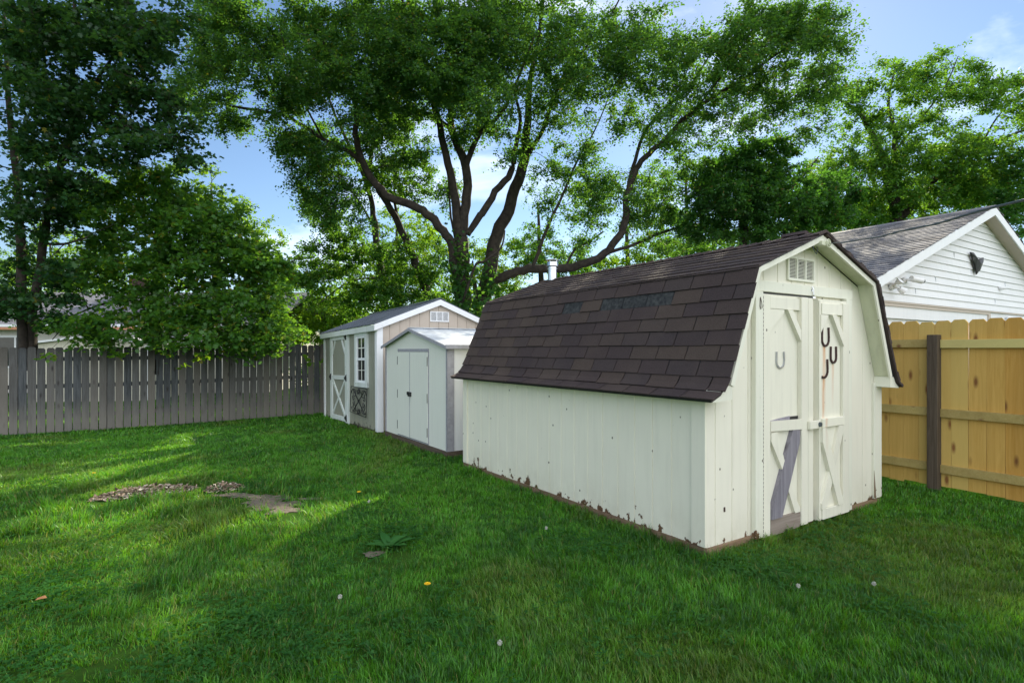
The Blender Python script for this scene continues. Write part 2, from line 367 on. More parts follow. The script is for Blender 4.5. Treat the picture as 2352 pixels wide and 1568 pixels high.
# bare earth patches: slightly raised, lumpy sheets with ragged outlines
def soil_patches():
    m, nt, b, out = newmat('bare_soil'); g = G(nt); n2 = g.noise(g.coord(), 40, 7, .7); n1 = g.noise(g.coord(), 4, 4)
    c = g.ramp(n2, [(.3, (.08, .064, .042)), (.7, (.23, .20, .15))]); c = g.mix(g.ramp(n1, [(.4, 0), (.7, .5)]), c, (.12, .09, .06))
    g.link(c, b.inputs['Base Color']); b.inputs['Roughness'].default_value = 1; g.link(g.bump(n2, 1, .01), b.inputs['Normal'])
    mb = MB()
    for k, (cx, cy, rx, ry) in enumerate(SOIL):
        pts = []
        for i in range(28):
            th = i * 2 * math.pi / 28; r = .92 + .2 * math.sin(3 * th + k) + .14 * math.sin(7 * th + 2 * k) + random.uniform(-.16, .16)
            x, y = cx + rx * r * math.cos(th), cy + ry * r * math.sin(th); pts.append((x, y, float(gz(x, y)) + .004 + .0011 * k))
        c0 = (cx, cy, float(gz(cx, cy)) + .009 + .0011 * k)
        mb.add([c0] + pts, [(0, i + 1, (i + 1) % 28 + 1) for i in range(28)])
    o = mb.build('bare_soil', m); o['kind'] = 'structure'; return o
soil_patches()

# ---------------- grass ----------------
O = np.array([1.453, 4.19]); ef = np.array([.8385, .545]); es = np.array([-.542, .840])
RZ = math.atan2(.545, .8385)
Cc = np.array([-.917, 7.99]); Dd = np.array([-2.465, 10.35]); Hh = np.array([4.982, 7.70])
def inrect(x, y, P, a0, a1, b0, b1):
    dx, dy = x - P[0], y - P[1]; a = dx * math.cos(RZ) + dy * math.sin(RZ); b = -dx * math.sin(RZ) + dy * math.cos(RZ)
    return (a > a0) & (a < a1) & (b > b0) & (b < b1)
def vnoise(x, y, s, seed=0):
    r = np.random.default_rng(seed); tab = r.random((256, 256)); xx, yy = x * s + 1000, y * s + 1000
    i, j = np.floor(xx).astype(int), np.floor(yy).astype(int); fx, fy = xx - i, yy - j
    fx = fx * fx * (3 - 2 * fx); fy = fy * fy * (3 - 2 * fy); g_ = lambda a, b: tab[a % 256, b % 256]
    return (g_(i, j) * (1 - fx) + g_(i + 1, j) * fx) * (1 - fy) + (g_(i, j + 1) * (1 - fx) + g_(i + 1, j + 1) * fx) * fy

grass_m = leaf_mat('grass_blades', (.010, .088, .013), (.125, .40, .030), (.22, .50, .014), .47, gloss=.045, yellow=(.27, .27, .06))
def grass():
    P = []
    for (y0, y1, dens) in [(1.5, 3.2, 14000), (3.2, 5, 10500), (5, 7.5, 6000), (7.5, 11, 3000), (11, 16, 1400), (16, 26, 260)]:
        x0, x1 = -1.0 * y1 - .8, 1.0 * y1 + .6
        if y0 >= 16: x0, x1 = -26, 4
        n = int((x1 - x0) * (y1 - y0) * dens); x = rng.uniform(x0, x1, n); y = rng.uniform(y0, y1, n)
        k = (np.abs(x) < 1.0 * y + .7) | (y < 3); P.append(np.stack([x[k], y[k]], 1))
    P = np.concatenate(P); x, y = P[:, 0], P[:, 1]
    bad = inrect(x, y, O, -.0, 2.66, 0, 3.82) | inrect(x, y, Cc, 0, 1.7, 0, 2.45) | inrect(x, y, Dd, 0, 2.52, 0, 3.7) | inrect(x, y, Hh, 0, 7.4, 0, 9)
    sm = soil_mask(x, y) + (vnoise(x, y, 9, 3) - .5) * .5
    bad |= (sm > .1) & (rng.random(len(x)) < np.clip(.25 + sm * 1.9, 0, .96)); bad |= chips_mask(x, y) > -.12
    worn = vnoise(x, y, .9, 5) * .6 + vnoise(x, y, 3.3, 6) * .4
    zone = np.clip((-x - .8) / 2, 0, 1) * np.clip((8 - y) / 2, 0, 1)      # the patchier left side of the lawn
    bad |= (rng.random(len(x)) < zone * np.clip((worn - .52) * 3.5, 0, .8))
    x, y = x[~bad], y[~bad]; n = len(x)
    dist = np.sqrt(x * x + y * y)
    tall = vnoise(x, y, 1.3, 11) * .35 + vnoise(x, y, 5.5, 12) * .35 + vnoise(x, y, 16, 13) * .5
    near = inrect(x, y, O, -.16, 2.8, -.16, 4) | inrect(x, y, Cc, -.15, 1.8, -.15, 2.6) | inrect(x, y, Dd, -.15, 2.6, -.15, 3.9)
    zone = np.clip((-x - .3) / 2.2, 0, 1) * np.clip((8.5 - y) / 2, 0, 1)
    h = (.020 + .024 * tall) * rng.uniform(.6, 1.35, n) * (1 + .9 * np.clip((vnoise(x, y, 13, 71) - .68) * 4, 0, 1)) * (1 + .55 * near) * (1 + zone * np.clip((vnoise(x, y, 2.2, 31) - .45) * 2.2, -.2, 1.0))
    w = (.0022 + .0007 * dist) * rng.uniform(.7, 1.3, n)
    w = np.where(dist < 5, .0042 * rng.uniform(.6, 1.3, n), w)
    th = rng.uniform(0, 2 * np.pi, n); ph = th + rng.uniform(-.6, .6, n) + np.pi / 2
    flow = vnoise(x, y, .8, 21) * 6.28 * 1.5
    bend = rng.uniform(.2, 1.1, n) * h * np.where(rng.random(n) < .3, 1.9, 1.0)
    bx = np.cos(ph) * bend * .7 + np.cos(flow) * h * .15; by = np.sin(ph) * bend * .7 + np.sin(flow) * h * .15
    wx, wy = np.cos(th) * w / 2, np.sin(th) * w / 2; z = gz(x, y)
    V = np.empty((n, 5, 3))
    V[:, 0] = np.stack([x - wx, y - wy, z - .004], 1); V[:, 1] = np.stack([x + wx, y + wy, z - .004], 1)
    V[:, 2] = np.stack([x - wx * .8 + bx * .35, y - wy * .8 + by * .35, z + h * .6], 1); V[:, 3] = np.stack([x + wx * .8 + bx * .35, y + wy * .8 + by * .35, z + h * .6], 1)
    V[:, 4] = np.stack([x + bx, y + by, z + h], 1)
    base = (np.arange(n) * 5)[:, None]
    tris = np.concatenate([base + np.array([[0, 1, 3]]), base + np.array([[0, 3, 2]]), base + np.array([[2, 3, 4]])], 0)
    c0 = np.clip(rng.normal(.46, .32, n) + (vnoise(x, y, .7, 41) - .5) * .5 + (vnoise(x, y, 3.1, 42) - .5) * .5 + (vnoise(x, y, 11, 43) - .5) * .9, 0, 1)
    straw = (rng.random(n) < .05 + .13 * zone) * rng.uniform(.4, 1, n)
    patch = np.clip((vnoise(x, y, 1.1, 51) - .62) * 3, 0, .5) * rng.random(n)
    fc = np.stack([c0, np.ones(n), np.maximum(straw, patch)], 1)
    o = mesh_np('grass', V.reshape(-1, 3), tris, np.concatenate([fc, fc, fc]), grass_m)
    tag(o, 'mown green lawn grass with longer tufts and straw coloured blades', 'grass', kind='stuff')
grass()

# clover / broadleaf ground cover
def ground_cover():
    n = 0; VV = []; FF = []; CC = []
    spots = []
    for (u, v, r, k) in [(90, 1400, .5, 260), (50, 1380, .3, 150), (520, 1420, .35, 260), (580, 1440, .25, 200), (450, 1100, .6, 260), (560, 1110, .5, 220), (640, 1120, .5, 200), (700, 1135, .4, 180), (880, 1230, .4, 260), (860, 1190, .4, 220), (920, 1240, .3, 160),
                         (1290, 1240, .45, 220), (1380, 1262, .3, 160), (1700, 1290, .5, 260), (1850, 1230, .4, 220), (1960, 1210, .4, 220), (1790, 1320, .3, 120), (1950, 1300, .4, 140), (1080, 1060, .4, 260), (1060, 1040, .3, 200), (300, 1070, .8, 260), (150, 1100, .6, 220),
                         (150, 1330, .4, 160), (260, 1240, .5, 150), (700, 1500, .25, 120), (420, 1540, .3, 160), (60, 1540, .3, 200), (2050, 1400, .4, 110), (1050, 1450, .3, 70), (800, 1300, .3, 90)]:
        cx, cy = px_ground(u, v)
        for _ in range(int(k * 1.3)): spots.append((cx + random.gauss(0, r * .5), cy + random.gauss(0, r * .5)))
    for _ in range(9000):
        yy = random.uniform(2.3, 10); xx = random.uniform(-yy, .3 + yy * .3)
        if float(vnoise(np.array([xx]), np.array([yy]), 1.7, 77)[0]) * .6 + float(vnoise(np.array([xx]), np.array([yy]), 6, 78)[0]) * .4 > .58: spots.append((xx, yy))
    for (x, y) in spots:
        if inrect(np.array(x), np.array(y), O, 0, 2.66, 0, 3.82) or inrect(np.array(x), np.array(y), Cc, 0, 1.7, 0, 2.5): continue
        nl = 3; h = random.uniform(.02, .055); z = float(gz(x, y)); a0 = random.random() * 6.28; col = random.random()
        for k in range(nl):
            a = a0 + k * 2.09 + random.uniform(-.2, .2); L_ = random.uniform(.012, .024); W_ = L_ * .45
            d = np.array([math.cos(a), math.sin(a), random.uniform(-.1, .45)]); s_ = np.array([-math.sin(a), math.cos(a), 0])
            p = np.array([x, y, z + h]); VV += [p, p + d * L_ * .55 + s_ * W_, p + d * L_, p + d * L_ * .55 - s_ * W_]
            FF.append([n, n + 1, n + 2, n + 3]); n += 4; CC.append([col, 1, 0])
    m = leaf_mat('clover_leaves', (.022, .11, .018), (.05, .17, .030), (.10, .26, .02), .4)
    o = mesh_np('clover', np.array(VV), np.array(FF), np.array(CC), m); tag(o, 'low clover leaves scattered in patches through the lawn', 'clover', kind='stuff')
ground_cover()

def wood_chips():
    mb = MB()
    for (cx, cy, rx, ry, th) in CHIPS:
        n = int(2600 * rx * ry * 3)
        for _ in range(n):
            r = math.sqrt(random.random()); a = random.random() * 6.28; aa, bb = rx * r * math.cos(a), ry * r * math.sin(a)
            x, y = cx + aa * math.cos(th) - bb * math.sin(th), cy + aa * math.sin(th) + bb * math.cos(th)
            z = float(gz(x, y)) + .005 + .09 * (1 - r * r) * random.random()
            p = Vector((x, y, z)); d = Vector((random.gauss(0, 1), random.gauss(0, 1), random.gauss(0, .35))).normalized()
            nn = Vector((random.gauss(0, .4), random.gauss(0, .4), 1)).normalized()
            mb.beam(p, p + d * random.uniform(.015, .05), random.uniform(.01, .024), random.uniform(.003, .007), nn, (random.random(), 1, 0))
    m, nt, b, out = newmat('wood_chip_pieces'); g = G(nt)
    c = g.ramp(g.attr(0), [(0, (.07, .05, .035)), (.35, (.20, .14, .09)), (.7, (.36, .28, .20)), (1, (.50, .46, .40))]); g.link(c, b.inputs['Base Color']); b.inputs['Roughness'].default_value = .9
    tag(mb.build('wood_chips', m), 'low heap of pale brown wood chips lying in the lawn', 'wood chips', kind='stuff')
wood_chips()

# dandelions, seed heads, broadleaf weed
yel = plain('dandelion_yellow', (.85, .55, .01), .7); stem_m = plain('weed_stem', (.10, .20, .04), .7); fluff = plain('seed_fluff', (.50, .50, .44), .9)
def dandelion(u, v, label, seed=False):
    x, y = px_ground(u, v); z = float(gz(x, y))
    t = thing('dandelion_seed_head' if seed else 'dandelion', (x, y, z), label, 'seed head' if seed else 'dandelion', 'grey seed heads in the lawn' if seed else 'yellow dandelions in the lawn')
    hgt = .06 if seed else .055
    s = MB(); s.tube([(0, 0, 0), (.004, 0, hgt * .5), (.002, .002, hgt)], .0015, 5); s.build('stem', stem_m, t)
    mb = MB()
    if seed:
        for i in range(60):
            d = Vector((random.gauss(0, 1), random.gauss(0, 1), random.gauss(0, 1))).normalized(); c = Vector((.002, .002, hgt + .012))
            mb.beam(c + d * .003, c + d * .014, .0028, .001, d.orthogonal(), (.5, 1, 0))
        mb.build('seed_ball', fluff, t)
    else:
        for ring, (r, up, k) in enumerate([(.021, .002, 22), (.016, .006, 18), (.010, .010, 12)]):
            for i in range(k):
                a = i * 6.283 / k + ring * .3; d = Vector((math.cos(a), math.sin(a), up / r)).normalized(); c = Vector((.002, .002, hgt))
                mb.beam(c, c + d * r, .005, .0012, (0, 0, 1), (random.random(), 1, 0))
        mb.build('petals', yel, t)
dandelion(215, 1090, 'yellow dandelion in the left lawn beyond the larger wood chip heap')
dandelion(981, 1360, 'yellow dandelion in the foreground grass, the nearest yellow flower')
dandelion(824, 1141, 'yellow dandelion beside the sunlit wedge of grass at the barn shadow tip')
for (u, v, lb) in [(780, 1397, 'pale dandelion seed head in the foreground grass left of the yellow dandelion'), (1254, 1232, 'pale dandelion seed head near the long side of the cream barn'), (1833, 1371, 'pale dandelion seed head in front of the barn, left one of two'),
                   (2007, 1366, 'pale dandelion seed head in front of the barn, right one of two'), (847, 1168, 'pale dandelion seed head in shade just beside the barn shadow edge'), (1147, 1508, 'pale dandelion seed head at the bottom of the lawn, nearest one')]:
    dandelion(u, v, lb, True)
def weed(u, v):
    x, y = px_ground(u, v); t = thing('broadleaf_weed', (x, y, float(gz(x, y))), 'broad leaved dock weed rosette growing beside a bare soil patch', 'weed')
    m = leaf_mat('dock_leaf', (.03, .13, .025), (.06, .19, .04), (.12, .32, .03), .35); mb = MB()
    for i in range(11):
        a = i * 2.4 + .3; L_ = random.uniform(.11, .19); W_ = .034; el = random.uniform(.55, 1.25); pts = []
        d = Vector((math.cos(a), math.sin(a), 0)); s_ = Vector((-math.sin(a), math.cos(a), 0)); K = 6
        for k in range(K + 1):
            s = k / K; c = d * (L_ * s * math.cos(el * (1 - s * .9))) + Vector((0, 0, L_ * (s * math.sin(el) - .55 * s * s * math.sin(el)) + .01)); w = W_ * math.sin(math.pi * (.08 + .9 * s)) ** .8 * (1 if s < 1 else .1)
            pts += [c - s_ * w + Vector((0, 0, .006)), c, c + s_ * w + Vector((0, 0, .006))]
        mb.add(pts, [(3 * k + j, 3 * k + j + 1, 3 * k + j + 4, 3 * k + j + 3) for k in range(K) for j in (0, 1)], (random.random(), 1, 0))
    mb.build('leaves', m, t, smooth=True)
weed(893, 1262)
lt = MB(); x, y = px_ground(80, 1397); lt.add([(x, y, .05), (x + .03, y + .01, .055), (x + .045, y + .035, .05), (x + .02, y + .05, .06), (x - .01, y + .03, .052)], [(0, 1, 2, 3, 4)], (.5, 1, 0))
tag(lt.build('fallen_leaf', plain('dead_leaf', (.35, .16, .06), .8)), 'small orange brown fallen leaf in the shaded lawn', 'leaf')

# ---------------- gable profile helpers ----------------
def interp_prof(prof, s):
    d = [0]
    for a, b in zip(prof[:-1], prof[1:]): d.append(d[-1] + math.hypot(b[0] - a[0], b[1] - a[1]))
    s = max(0, min(s, d[-1] - 1e-6))
    for i in range(len(prof) - 1):
        if s <= d[i + 1]:
            t = (s - d[i]) / (d[i + 1] - d[i]); a, b = prof[i], prof[i + 1]; tx, tz = (b[0] - a[0]) / (d[i + 1] - d[i]), (b[1] - a[1]) / (d[i + 1] - d[i])
            return a[0] + (b[0] - a[0]) * t, a[1] + (b[1] - a[1]) * t, tx, tz
def prof_len(p): return sum(math.hypot(b[0] - a[0], b[1] - a[1]) for a, b in zip(p[:-1], p[1:]))
def shingle(mb, prof, side, y0, y1, expo=.128, tabw=.305, torn=(), jit=.004, lift=.009, slotw=.010, band=True):
    """courses from the eave (end of profile) up to its start; side=-1: left slope (outward normal to -x), +1 right"""
    Ls = prof_len(prof); nc = int(math.ceil(Ls / expo)); r = random.Random(3)
    for k in range(nc):
        s1 = Ls - k * expo; s0 = max(0, s1 - expo * 1.0)
        off = (k % 2) * tabw / 2 + r.uniform(-.015, .015); y = y0 - off
        while y < y1:
            a = max(y0 - (r.uniform(0, .008) if y0 > y else 0), y + slotw / 2); b = min(y1, y + tabw - slotw / 2)
            if y + tabw > y1: b = y1 - r.uniform(-.004, .008)
            if b - a > .02:
                tor = 0
                for (ts0, ts1, ty0, ty1) in torn:
                    if ts0 < (s0 + s1) / 2 < ts1 and ty0 < (a + b) / 2 < ty1: tor = 1
                dj = r.uniform(-jit, jit); lf = (lift + r.uniform(-.002, .004)) * (1 - tor) + .001; e1 = s1 + dj
                col = (r.random(), 1, tor * .85)
                P = []
                for (s, h) in ((s0, .0015), ((s0 + e1) / 2, (lf + .0015) / 2), (e1, lf)):
                    x, z, tx, tz = interp_prof(prof, s)
                    if s > Ls: x += tx * (s - Ls); z += tz * (s - Ls)
                    nx, nz_ = (tz, -tx) if side < 0 else (-tz, tx)
                    if nz_ < 0 and abs(nx) < .2: nx, nz_ = -nx, -nz_
                    P.append((x + nx * h, z + nz_ * h))
                x, z, tx, tz = interp_prof(prof, e1); base = (x, z)
                vs = [(p[0], a, p[1]) for p in P] + [(p[0], b, p[1]) for p in P] + [(base[0], a, base[1]), (base[0], b, base[1])]
                fs = [(0, 1, 4, 3), (1, 2, 5, 4), (2, 6, 7, 5), (0, 2 + 0, 1), ]
                fs = [(0, 1, 4, 3), (1, 2, 5, 4), (2, 6, 7, 5), (0, 6, 2, 1), (3, 4, 5, 7)]
                mb.add(vs, fs, col)
            y += tabw

def t111(mb, x0, x1, zb, topf, y=0.0, pitch=.203, groove=.011, dep=.007, start=.0, axis='x', flip=1):
    """grooved panel in the plane y (front) or x (side); topf(x) gives its height; flip = outward sign"""
    xs = []; x = x0 + start
    cuts = []
    while x < x1:
        if x > x0 + .02: cuts.append(x)
        x += pitch
    pts = [(x0, 0)]
    for c in cuts: pts += [(c - groove / 2, 0), (c - groove / 4, 1), (c + groove / 4, 1), (c + groove / 2, 0)]
    pts.append((x1, 0))
    out = []
    for i in range(len(pts) - 1):
        (a, da), (b, db) = pts[i], pts[i + 1]
        segs = 1 if b - a < .05 else 6
        for k in range(segs):
            a2, b2 = a + (b - a) * k / segs, a + (b - a) * (k + 1) / segs; d1 = da + (db - da) * k / segs; d2 = da + (db - da) * (k + 1) / segs
            ya, yb = y - flip * dep * d1, y - flip * dep * d2
            q = [(a2, ya, zb), (b2, yb, zb), (b2, yb, topf(b2)), (a2, ya, topf(a2))]
            if axis == 'y': q = [(p[1], p[0], p[2]) for p in q]
            out.append(q)
    for q in out: mb.add(q, [(0, 1, 2, 3)], (.5, 1, 0))

def vent(parent, x0, x1, z0, z1, y, mat, cols=3):
    f = MB(); w = .018
    f.box(x0, x1, y - .018, y, z0, z0 + w); f.box(x0, x1, y - .018, y, z1 - w, z1)
    cw = (x1 - x0 - w) / cols
    for i in range(cols + 1): f.box(x0 + i * cw, x0 + i * cw + w, y - .017, y, z0 + w, z1 - w)
    fr = f.build('louvre_vent', mat, parent)
    s = MB(); n = 14
    for i in range(n):
        z = z0 + w + (z1 - z0 - 2 * w) * (i + .5) / n
        s.add([(x0 + w, y - .003, z + .004), (x1 - w, y - .003, z + .004), (x1 - w, y - .013, z - .001), (x0 + w, y - .013, z - .001), (x0 + w, y - .013, z - .0045), (x1 - w, y - .013, z - .0045)], [(0, 1, 2, 3), (3, 2, 5, 4)])
    s.build('louvre_slats', mat, fr)
    bk = MB(); bk.box(x0 + w, x1 - w, y - .0015, y - .0005, z0 + w, z1 - w); bk.build('vent_backing', M['black'], fr)

# ---------------- the barn shed ----------------
def barn():
    t = thing('barn_shed', (O[0], O[1], 0), 'cream painted wooden barn shed with brown shingled gambrel roof and peeling paint', 'shed', rz=RZ)
    W, Ln, cx = 2.66, 3.82, 1.33
    ridge, bz, bx, ez = 2.545, 2.19, .93, 1.20
    def top(x):
        d = abs(x - cx)
        if d <= bx: return ridge - (ridge - bz) * d / bx - .045
        return bz - (bz - 1.30) * (d - bx) / (cx - bx) - .045 * (1 if d < cx - .01 else 1)
    w = MB(); xs_extra = [cx - bx, cx, cx + bx]
    t111(w, 0, W, .07, top, 0.0, flip=-1, start=.10); w.build('front_wall', M['barn_front'], t)
    w = MB(); t111(w, 0, Ln, .07, lambda y: 1.25, 0.0, axis='y', flip=-1, start=.13)
    w.build('side_wall', M['barn_side'], t)
    w = MB(); t111(w, 0, Ln, .07, lambda y: 1.25, W, axis='y', flip=1, start=.1); w.build('side_wall', M['barn_side'], t)
    w = MB(); t111(w, 0, W, .07, top, Ln, flip=1, start=.10); w.build('back_wall', M['barn_front'], t)
    s = MB(); s.box(-.008, W + .008, -.008, .03, 0.012, .068); s.build('skid', M['skid'], t); s = MB(); s.box(-.008, W + .008, Ln - .03, Ln + .008, 0.0, .068); s.build('skid', M['skid'], t)
    s = MB(); s.box(-.009, .03, .031, Ln - .031, 0.008, .068); s.build('skid', M['skid'], t); s = MB(); s.box(W - .03, W + .009, .031, Ln - .031, 0.0, .068); s.build('skid', M['skid'], t)
    s = MB(); pass
    for q in ((.45, .65, .0, .2), (1.1, 1.3, .02, .3), (2.3, 2.5, .02, .3)): s = MB(); s.box(*q, -.05, .011); s.build('support_block', M['bare'], t)
    # corner boards
    c = MB(); c.box(-.022, -.001, -.003, .125, .075, 1.19); c.build('corner_board', M['barn_side'], t, bevel=.002); c = MB(); c.box(-.018, -.001, 3.72, 3.823, .075, 1.19); c.build('corner_board', M['barn_side'], t, bevel=.002)
    c = MB(); c.box(W - .14, W - .002, -.024, -.001, .08, 1.22); c.build('corner_board', M['barn_trim'], t, bevel=.002)
    c = MB(); c.box(W + .001, W + .02, -.02, .10, .08, 1.2); c.build('corner_board', M['barn_trim'], t)
    ch = MB(); ch.prism([(W - .143, -.0255, .09), (W - .105, -.0255, .08), (W - .118, -.0255, .20), (W - .143, -.0255, .36)], (0, .002, 0)); ch.build('rotten_corner', M['skid'], t)
    # header and side trims
    c = MB(); c.box(.53, 2.075, -.034, -.001, 2.02, 2.108); c.build('door_header', M['barn_trim'], t, bevel=.003)
    c = MB(); c.box(.545, .645, -.045, -.001, .045, 2.018); c.build('door_trim', M['barn_trim'], t, bevel=.003)
    c = MB(); c.box(1.930, 2.030, -.052, -.001, .055, 2.018); c.build('door_trim', M['barn_trim'], t, bevel=.003)
    vent(t, 1.04, 1.45, 2.14, 2.345, -.002, M['barn_trim'])
    tr = M['barn_door']
    # left door
    d = MB(); d.box(.652, 1.285, -.014, -.001, .035, 2.005); D1 = d.build('door', tr, t, label='left barn door with one silver horseshoe and bare grey brace')
    def part(nm, mat, par, *boxes, bevel=.003):
        m = MB()
        for b in boxes: m.box(*b)
        return m.build(nm, mat, par, bevel=bevel)
    Y0 = -.0142
    part('stile', tr, D1, (.652, .752, -.038, Y0, .035, 2.0)); part('stile', tr, D1, (1.185, 1.283, -.052, Y0, .05, 2.0))
    part('rail', tr, D1, (.7535, 1.1835, -.036, Y0, 1.885, 1.985))
    m = MB(); m.prism([(.756, -.040, .885), (1.19, -.056, .872), (1.185, -.056, .958), (.758, -.040, .965)], (0, .026, 0)); m.build('rail', tr, D1, label='split and tilted middle rail')
    m = MB(); m.box(1.06, 1.18, Y0 - .006, Y0, .95, .985); m.build('rotten_wood', M['black'], D1)
    m = MB(); m.prism([(.765, Y0 - .001, .966), (1.06, Y0 - .001, .96), (1.06, Y0 - .001, .99), (.90, Y0 - .001, .98)], (0, -.004, 0)); m.build('bare_ledge', M['bare'], D1)
    m = MB(); m.prism([(.755, 0, .03), (1.183, 0, .04), (1.183, 0, .165), (.755, 0, .165)], (0, -.04, 0)); m.build('bottom_board', M['barebrown'], D1, label='bare grey brown bottom board')
    nrm = (0, -1, 0)
    m = MB(); m.prism([(.754, Y0, 1.70), (.754, Y0, 1.883), (.955, Y0, 1.883), (.955, Y0, 1.86), ], (0, -.02, 0)); m.build('corner_brace', tr, D1)
    m = MB(); m.prism([(.985, Y0, 1.883), (1.06, Y0, 1.883), (1.184, Y0, 1.715), (1.184, Y0, 1.62), ], (0, -.034, 0)); m.build('corner_brace', tr, D1)
    m = MB(); m.prism([(.757, Y0, .87), (.84, Y0, .875), (.955, Y0, .60), (.93, Y0, .53), (.757, Y0, .80)], (0, -.03, 0)); m.build('cross_brace', tr, D1)
    m = MB(); m.prism([(1.0, Y0, .50), (1.03, Y0, .42), (1.175, Y0, .20), (1.175, Y0, .168), (1.10, Y0, .168), (.985, Y0, .40)], (0, -.03, 0)); m.build('cross_brace', tr, D1)
    m = MB(); m.prism([(1.06, Y0, .875), (1.165, Y0, .868), (1.16, Y0, .76), (.90, Y0, .168), (.757, Y0, .168), (.765, Y0, .25)], (0, -.036, 0)); m.build('cross_brace', M['bare'], D1, label='bare grey replacement brace')
    m = MB(); m.box(1.286, 1.304, -.006, -.002, .05, 2.0); m.build('door_gap_shade', M['black'], t); m = MB(); m.box(.648, 1.43, -.016, -.002, 2.006, 2.0195); m.build('door_gap_shade', M['black'], t)  # black strips stand in for the shade between doors and under the header
    part('astragal', tr, t, (1.305, 1.385, -.042, -.001, .055, 2.0))
    # right door
    d = MB(); d.box(1.502, 1.985, -.013, .040, .05, 1.995); D2 = d.build('door', tr, t, label='right barn door with three rusty horseshoes and rust streaks')
    D2.location = (-.065, -.042, 0); Y1 = -.0132
    part('stile', tr, D2, (1.5035, 1.530, -.024, Y1, .05, 1.985)); part('stile', tr, D2, (1.875, 1.985, -.040, Y1, .06, 1.97))
    part('rail', tr, D2, (1.531, 1.874, -.034, Y1, 1.86, 1.96)); part('rail', tr, D2, (1.531, 1.90, -.042, Y1, .868, .945)); part('rail', tr, D2, (1.531, 1.90, -.0405, Y1, .06, .152))
    m = MB(); m.prism([(1.514, Y1, 1.70), (1.514, Y1, 1.858), (1.64, Y1, 1.858)], (0, -.02, 0)); m.build('corner_brace', tr, D2)
    m = MB(); m.prism([(1.675, Y1, 1.858), (1.745, Y1, 1.858), (1.874, Y1, 1.68), (1.874, Y1, 1.58)], (0, -.034, 0)); m.build('corner_brace', tr, D2)
    m = MB(); m.prism([(1.515, Y1, .866), (1.57, Y1, .866), (1.873, Y1, .154), (1.78, Y1, .154), (1.515, Y1, .74)], (0, -.036, 0)); m.build('cross_brace', tr, D2)
    m = MB(); m.prism([(1.80, Y1, .866), (1.873, Y1, .866), (1.873, Y1, .80), (1.735, Y1, .50), (1.685, Y1, .57)], (0, -.028, 0)); m.build('cross_brace', tr, D2)
    m = MB(); m.prism([(1.655, Y1, .50), (1.70, Y1, .40), (1.58, Y1, .154), (1.515, Y1, .154), (1.515, Y1, .20)], (0, -.028, 0)); m.build('cross_brace', tr, D2)
    # hinges (piano type), latches
    for (x, z0, z1, yy) in ((.6475, .05, 1.99, -.041), (1.926, .07, 1.96, -.060)):
        h = MB(); n = 60
        for i in range(n):
            z = z0 + (z1 - z0) * i / n; h.box(x - .0025, x + .0025, yy - .003, -.002, z, z + (z1 - z0) / n * .72)
        h.build('piano_hinge', M['rust'], t)
    l = MB(); l.box(1.27, 1.425, -.080, -.053, .865, .935); lo = l.build('latch_block', tr, t, bevel=.003)
    l = MB()
    for i in range(10):
        a = i * .628; l.box(1.415 + .014 * math.cos(a) - .007, 1.415 + .014 * math.cos(a) + .007, -.092, -.0755, .90 + .014 * math.sin(a) - .007, .90 + .014 * math.sin(a) + .007)
    l.build('latch_knob', M['cable'], lo)
    l = MB(); l.tube([(1.378, -.035, 2.10), (1.378, -.045, 2.07), (1.380, -.045, 2.03), (1.392, -.04, 2.0)], .006, 6); l.box(1.36, 1.40, -.036, -.030, 2.06, 2.075); l.box(1.362, 1.405, -.05, -.042, 2.0, 2.012); l.build('barrel_bolt', M['steel'], t)
    l = MB(); l.tube([(.60, -.048, 1.97), (.605, -.055, 1.93), (.618, -.052, 1.885), (.60, -.05, 1.875), (.592, -.05, 1.90), (.60, -.048, 1.965)], .0028, 5); l.build('wire_hook', M['rust'], t)
    for q in ((1.945, 1.965, -.062, -.0525, 1.515, 1.54), (.2, .214, -.006, -.001, .31, .345)): kk = MB(); kk.box(*q); kk.build('screw', M['rust'], t)
    # roof: deck, soffit, fascia, shingles
    OV, y0, y1 = .15, -.15, Ln + .10
    th = .022
    lp = [(cx, ridge), (cx - bx, bz), (.075, 1.42), (.02, 1.30), (-.045, 1.232), (-.145, 1.190)]
    rp = [(W - x, z) for x, z in lp[:4]] + [(W + .030, 1.232), (W + .100, 1.190)]
    def curtain(P, mat, name, dz0, dz1, ya, yb):
        m = MB()
        for (a, b) in zip(P[:-1], P[1:]):
            v = [(a[0], ya, a[1] + dz0), (b[0], ya, b[1] + dz0), (b[0], ya, b[1] + dz1), (a[0], ya, a[1] + dz1)]; v += [(p[0], yb, p[2]) for p in v]
            m.add(v, [(0, 1, 2, 3), (7, 6, 5, 4), (0, 4, 5, 1), (3, 2, 6, 7), (1, 5, 6, 2), (0, 3, 7, 4)])
        return m.build(name, mat, t)
    # inset of the underside (normal offset) so steep parts keep thickness
    def inset(P, d):
        out = []
        for i, p in enumerate(P):
            a = P[max(0, i - 1)]; b = P[min(len(P) - 1, i + 1)]; tx, tz = b[0] - a[0], b[1] - a[1]; l_ = math.hypot(tx, tz)
            sgn = 1 if P[-1][0] < cx else -1
            nx, nz_ = (-tz / l_ * sgn, tx / l_ * sgn); out.append((p[0] + nx * d if i else p[0], p[1] + nz_ * d if i else p[1] - d * 1.06))
        return out
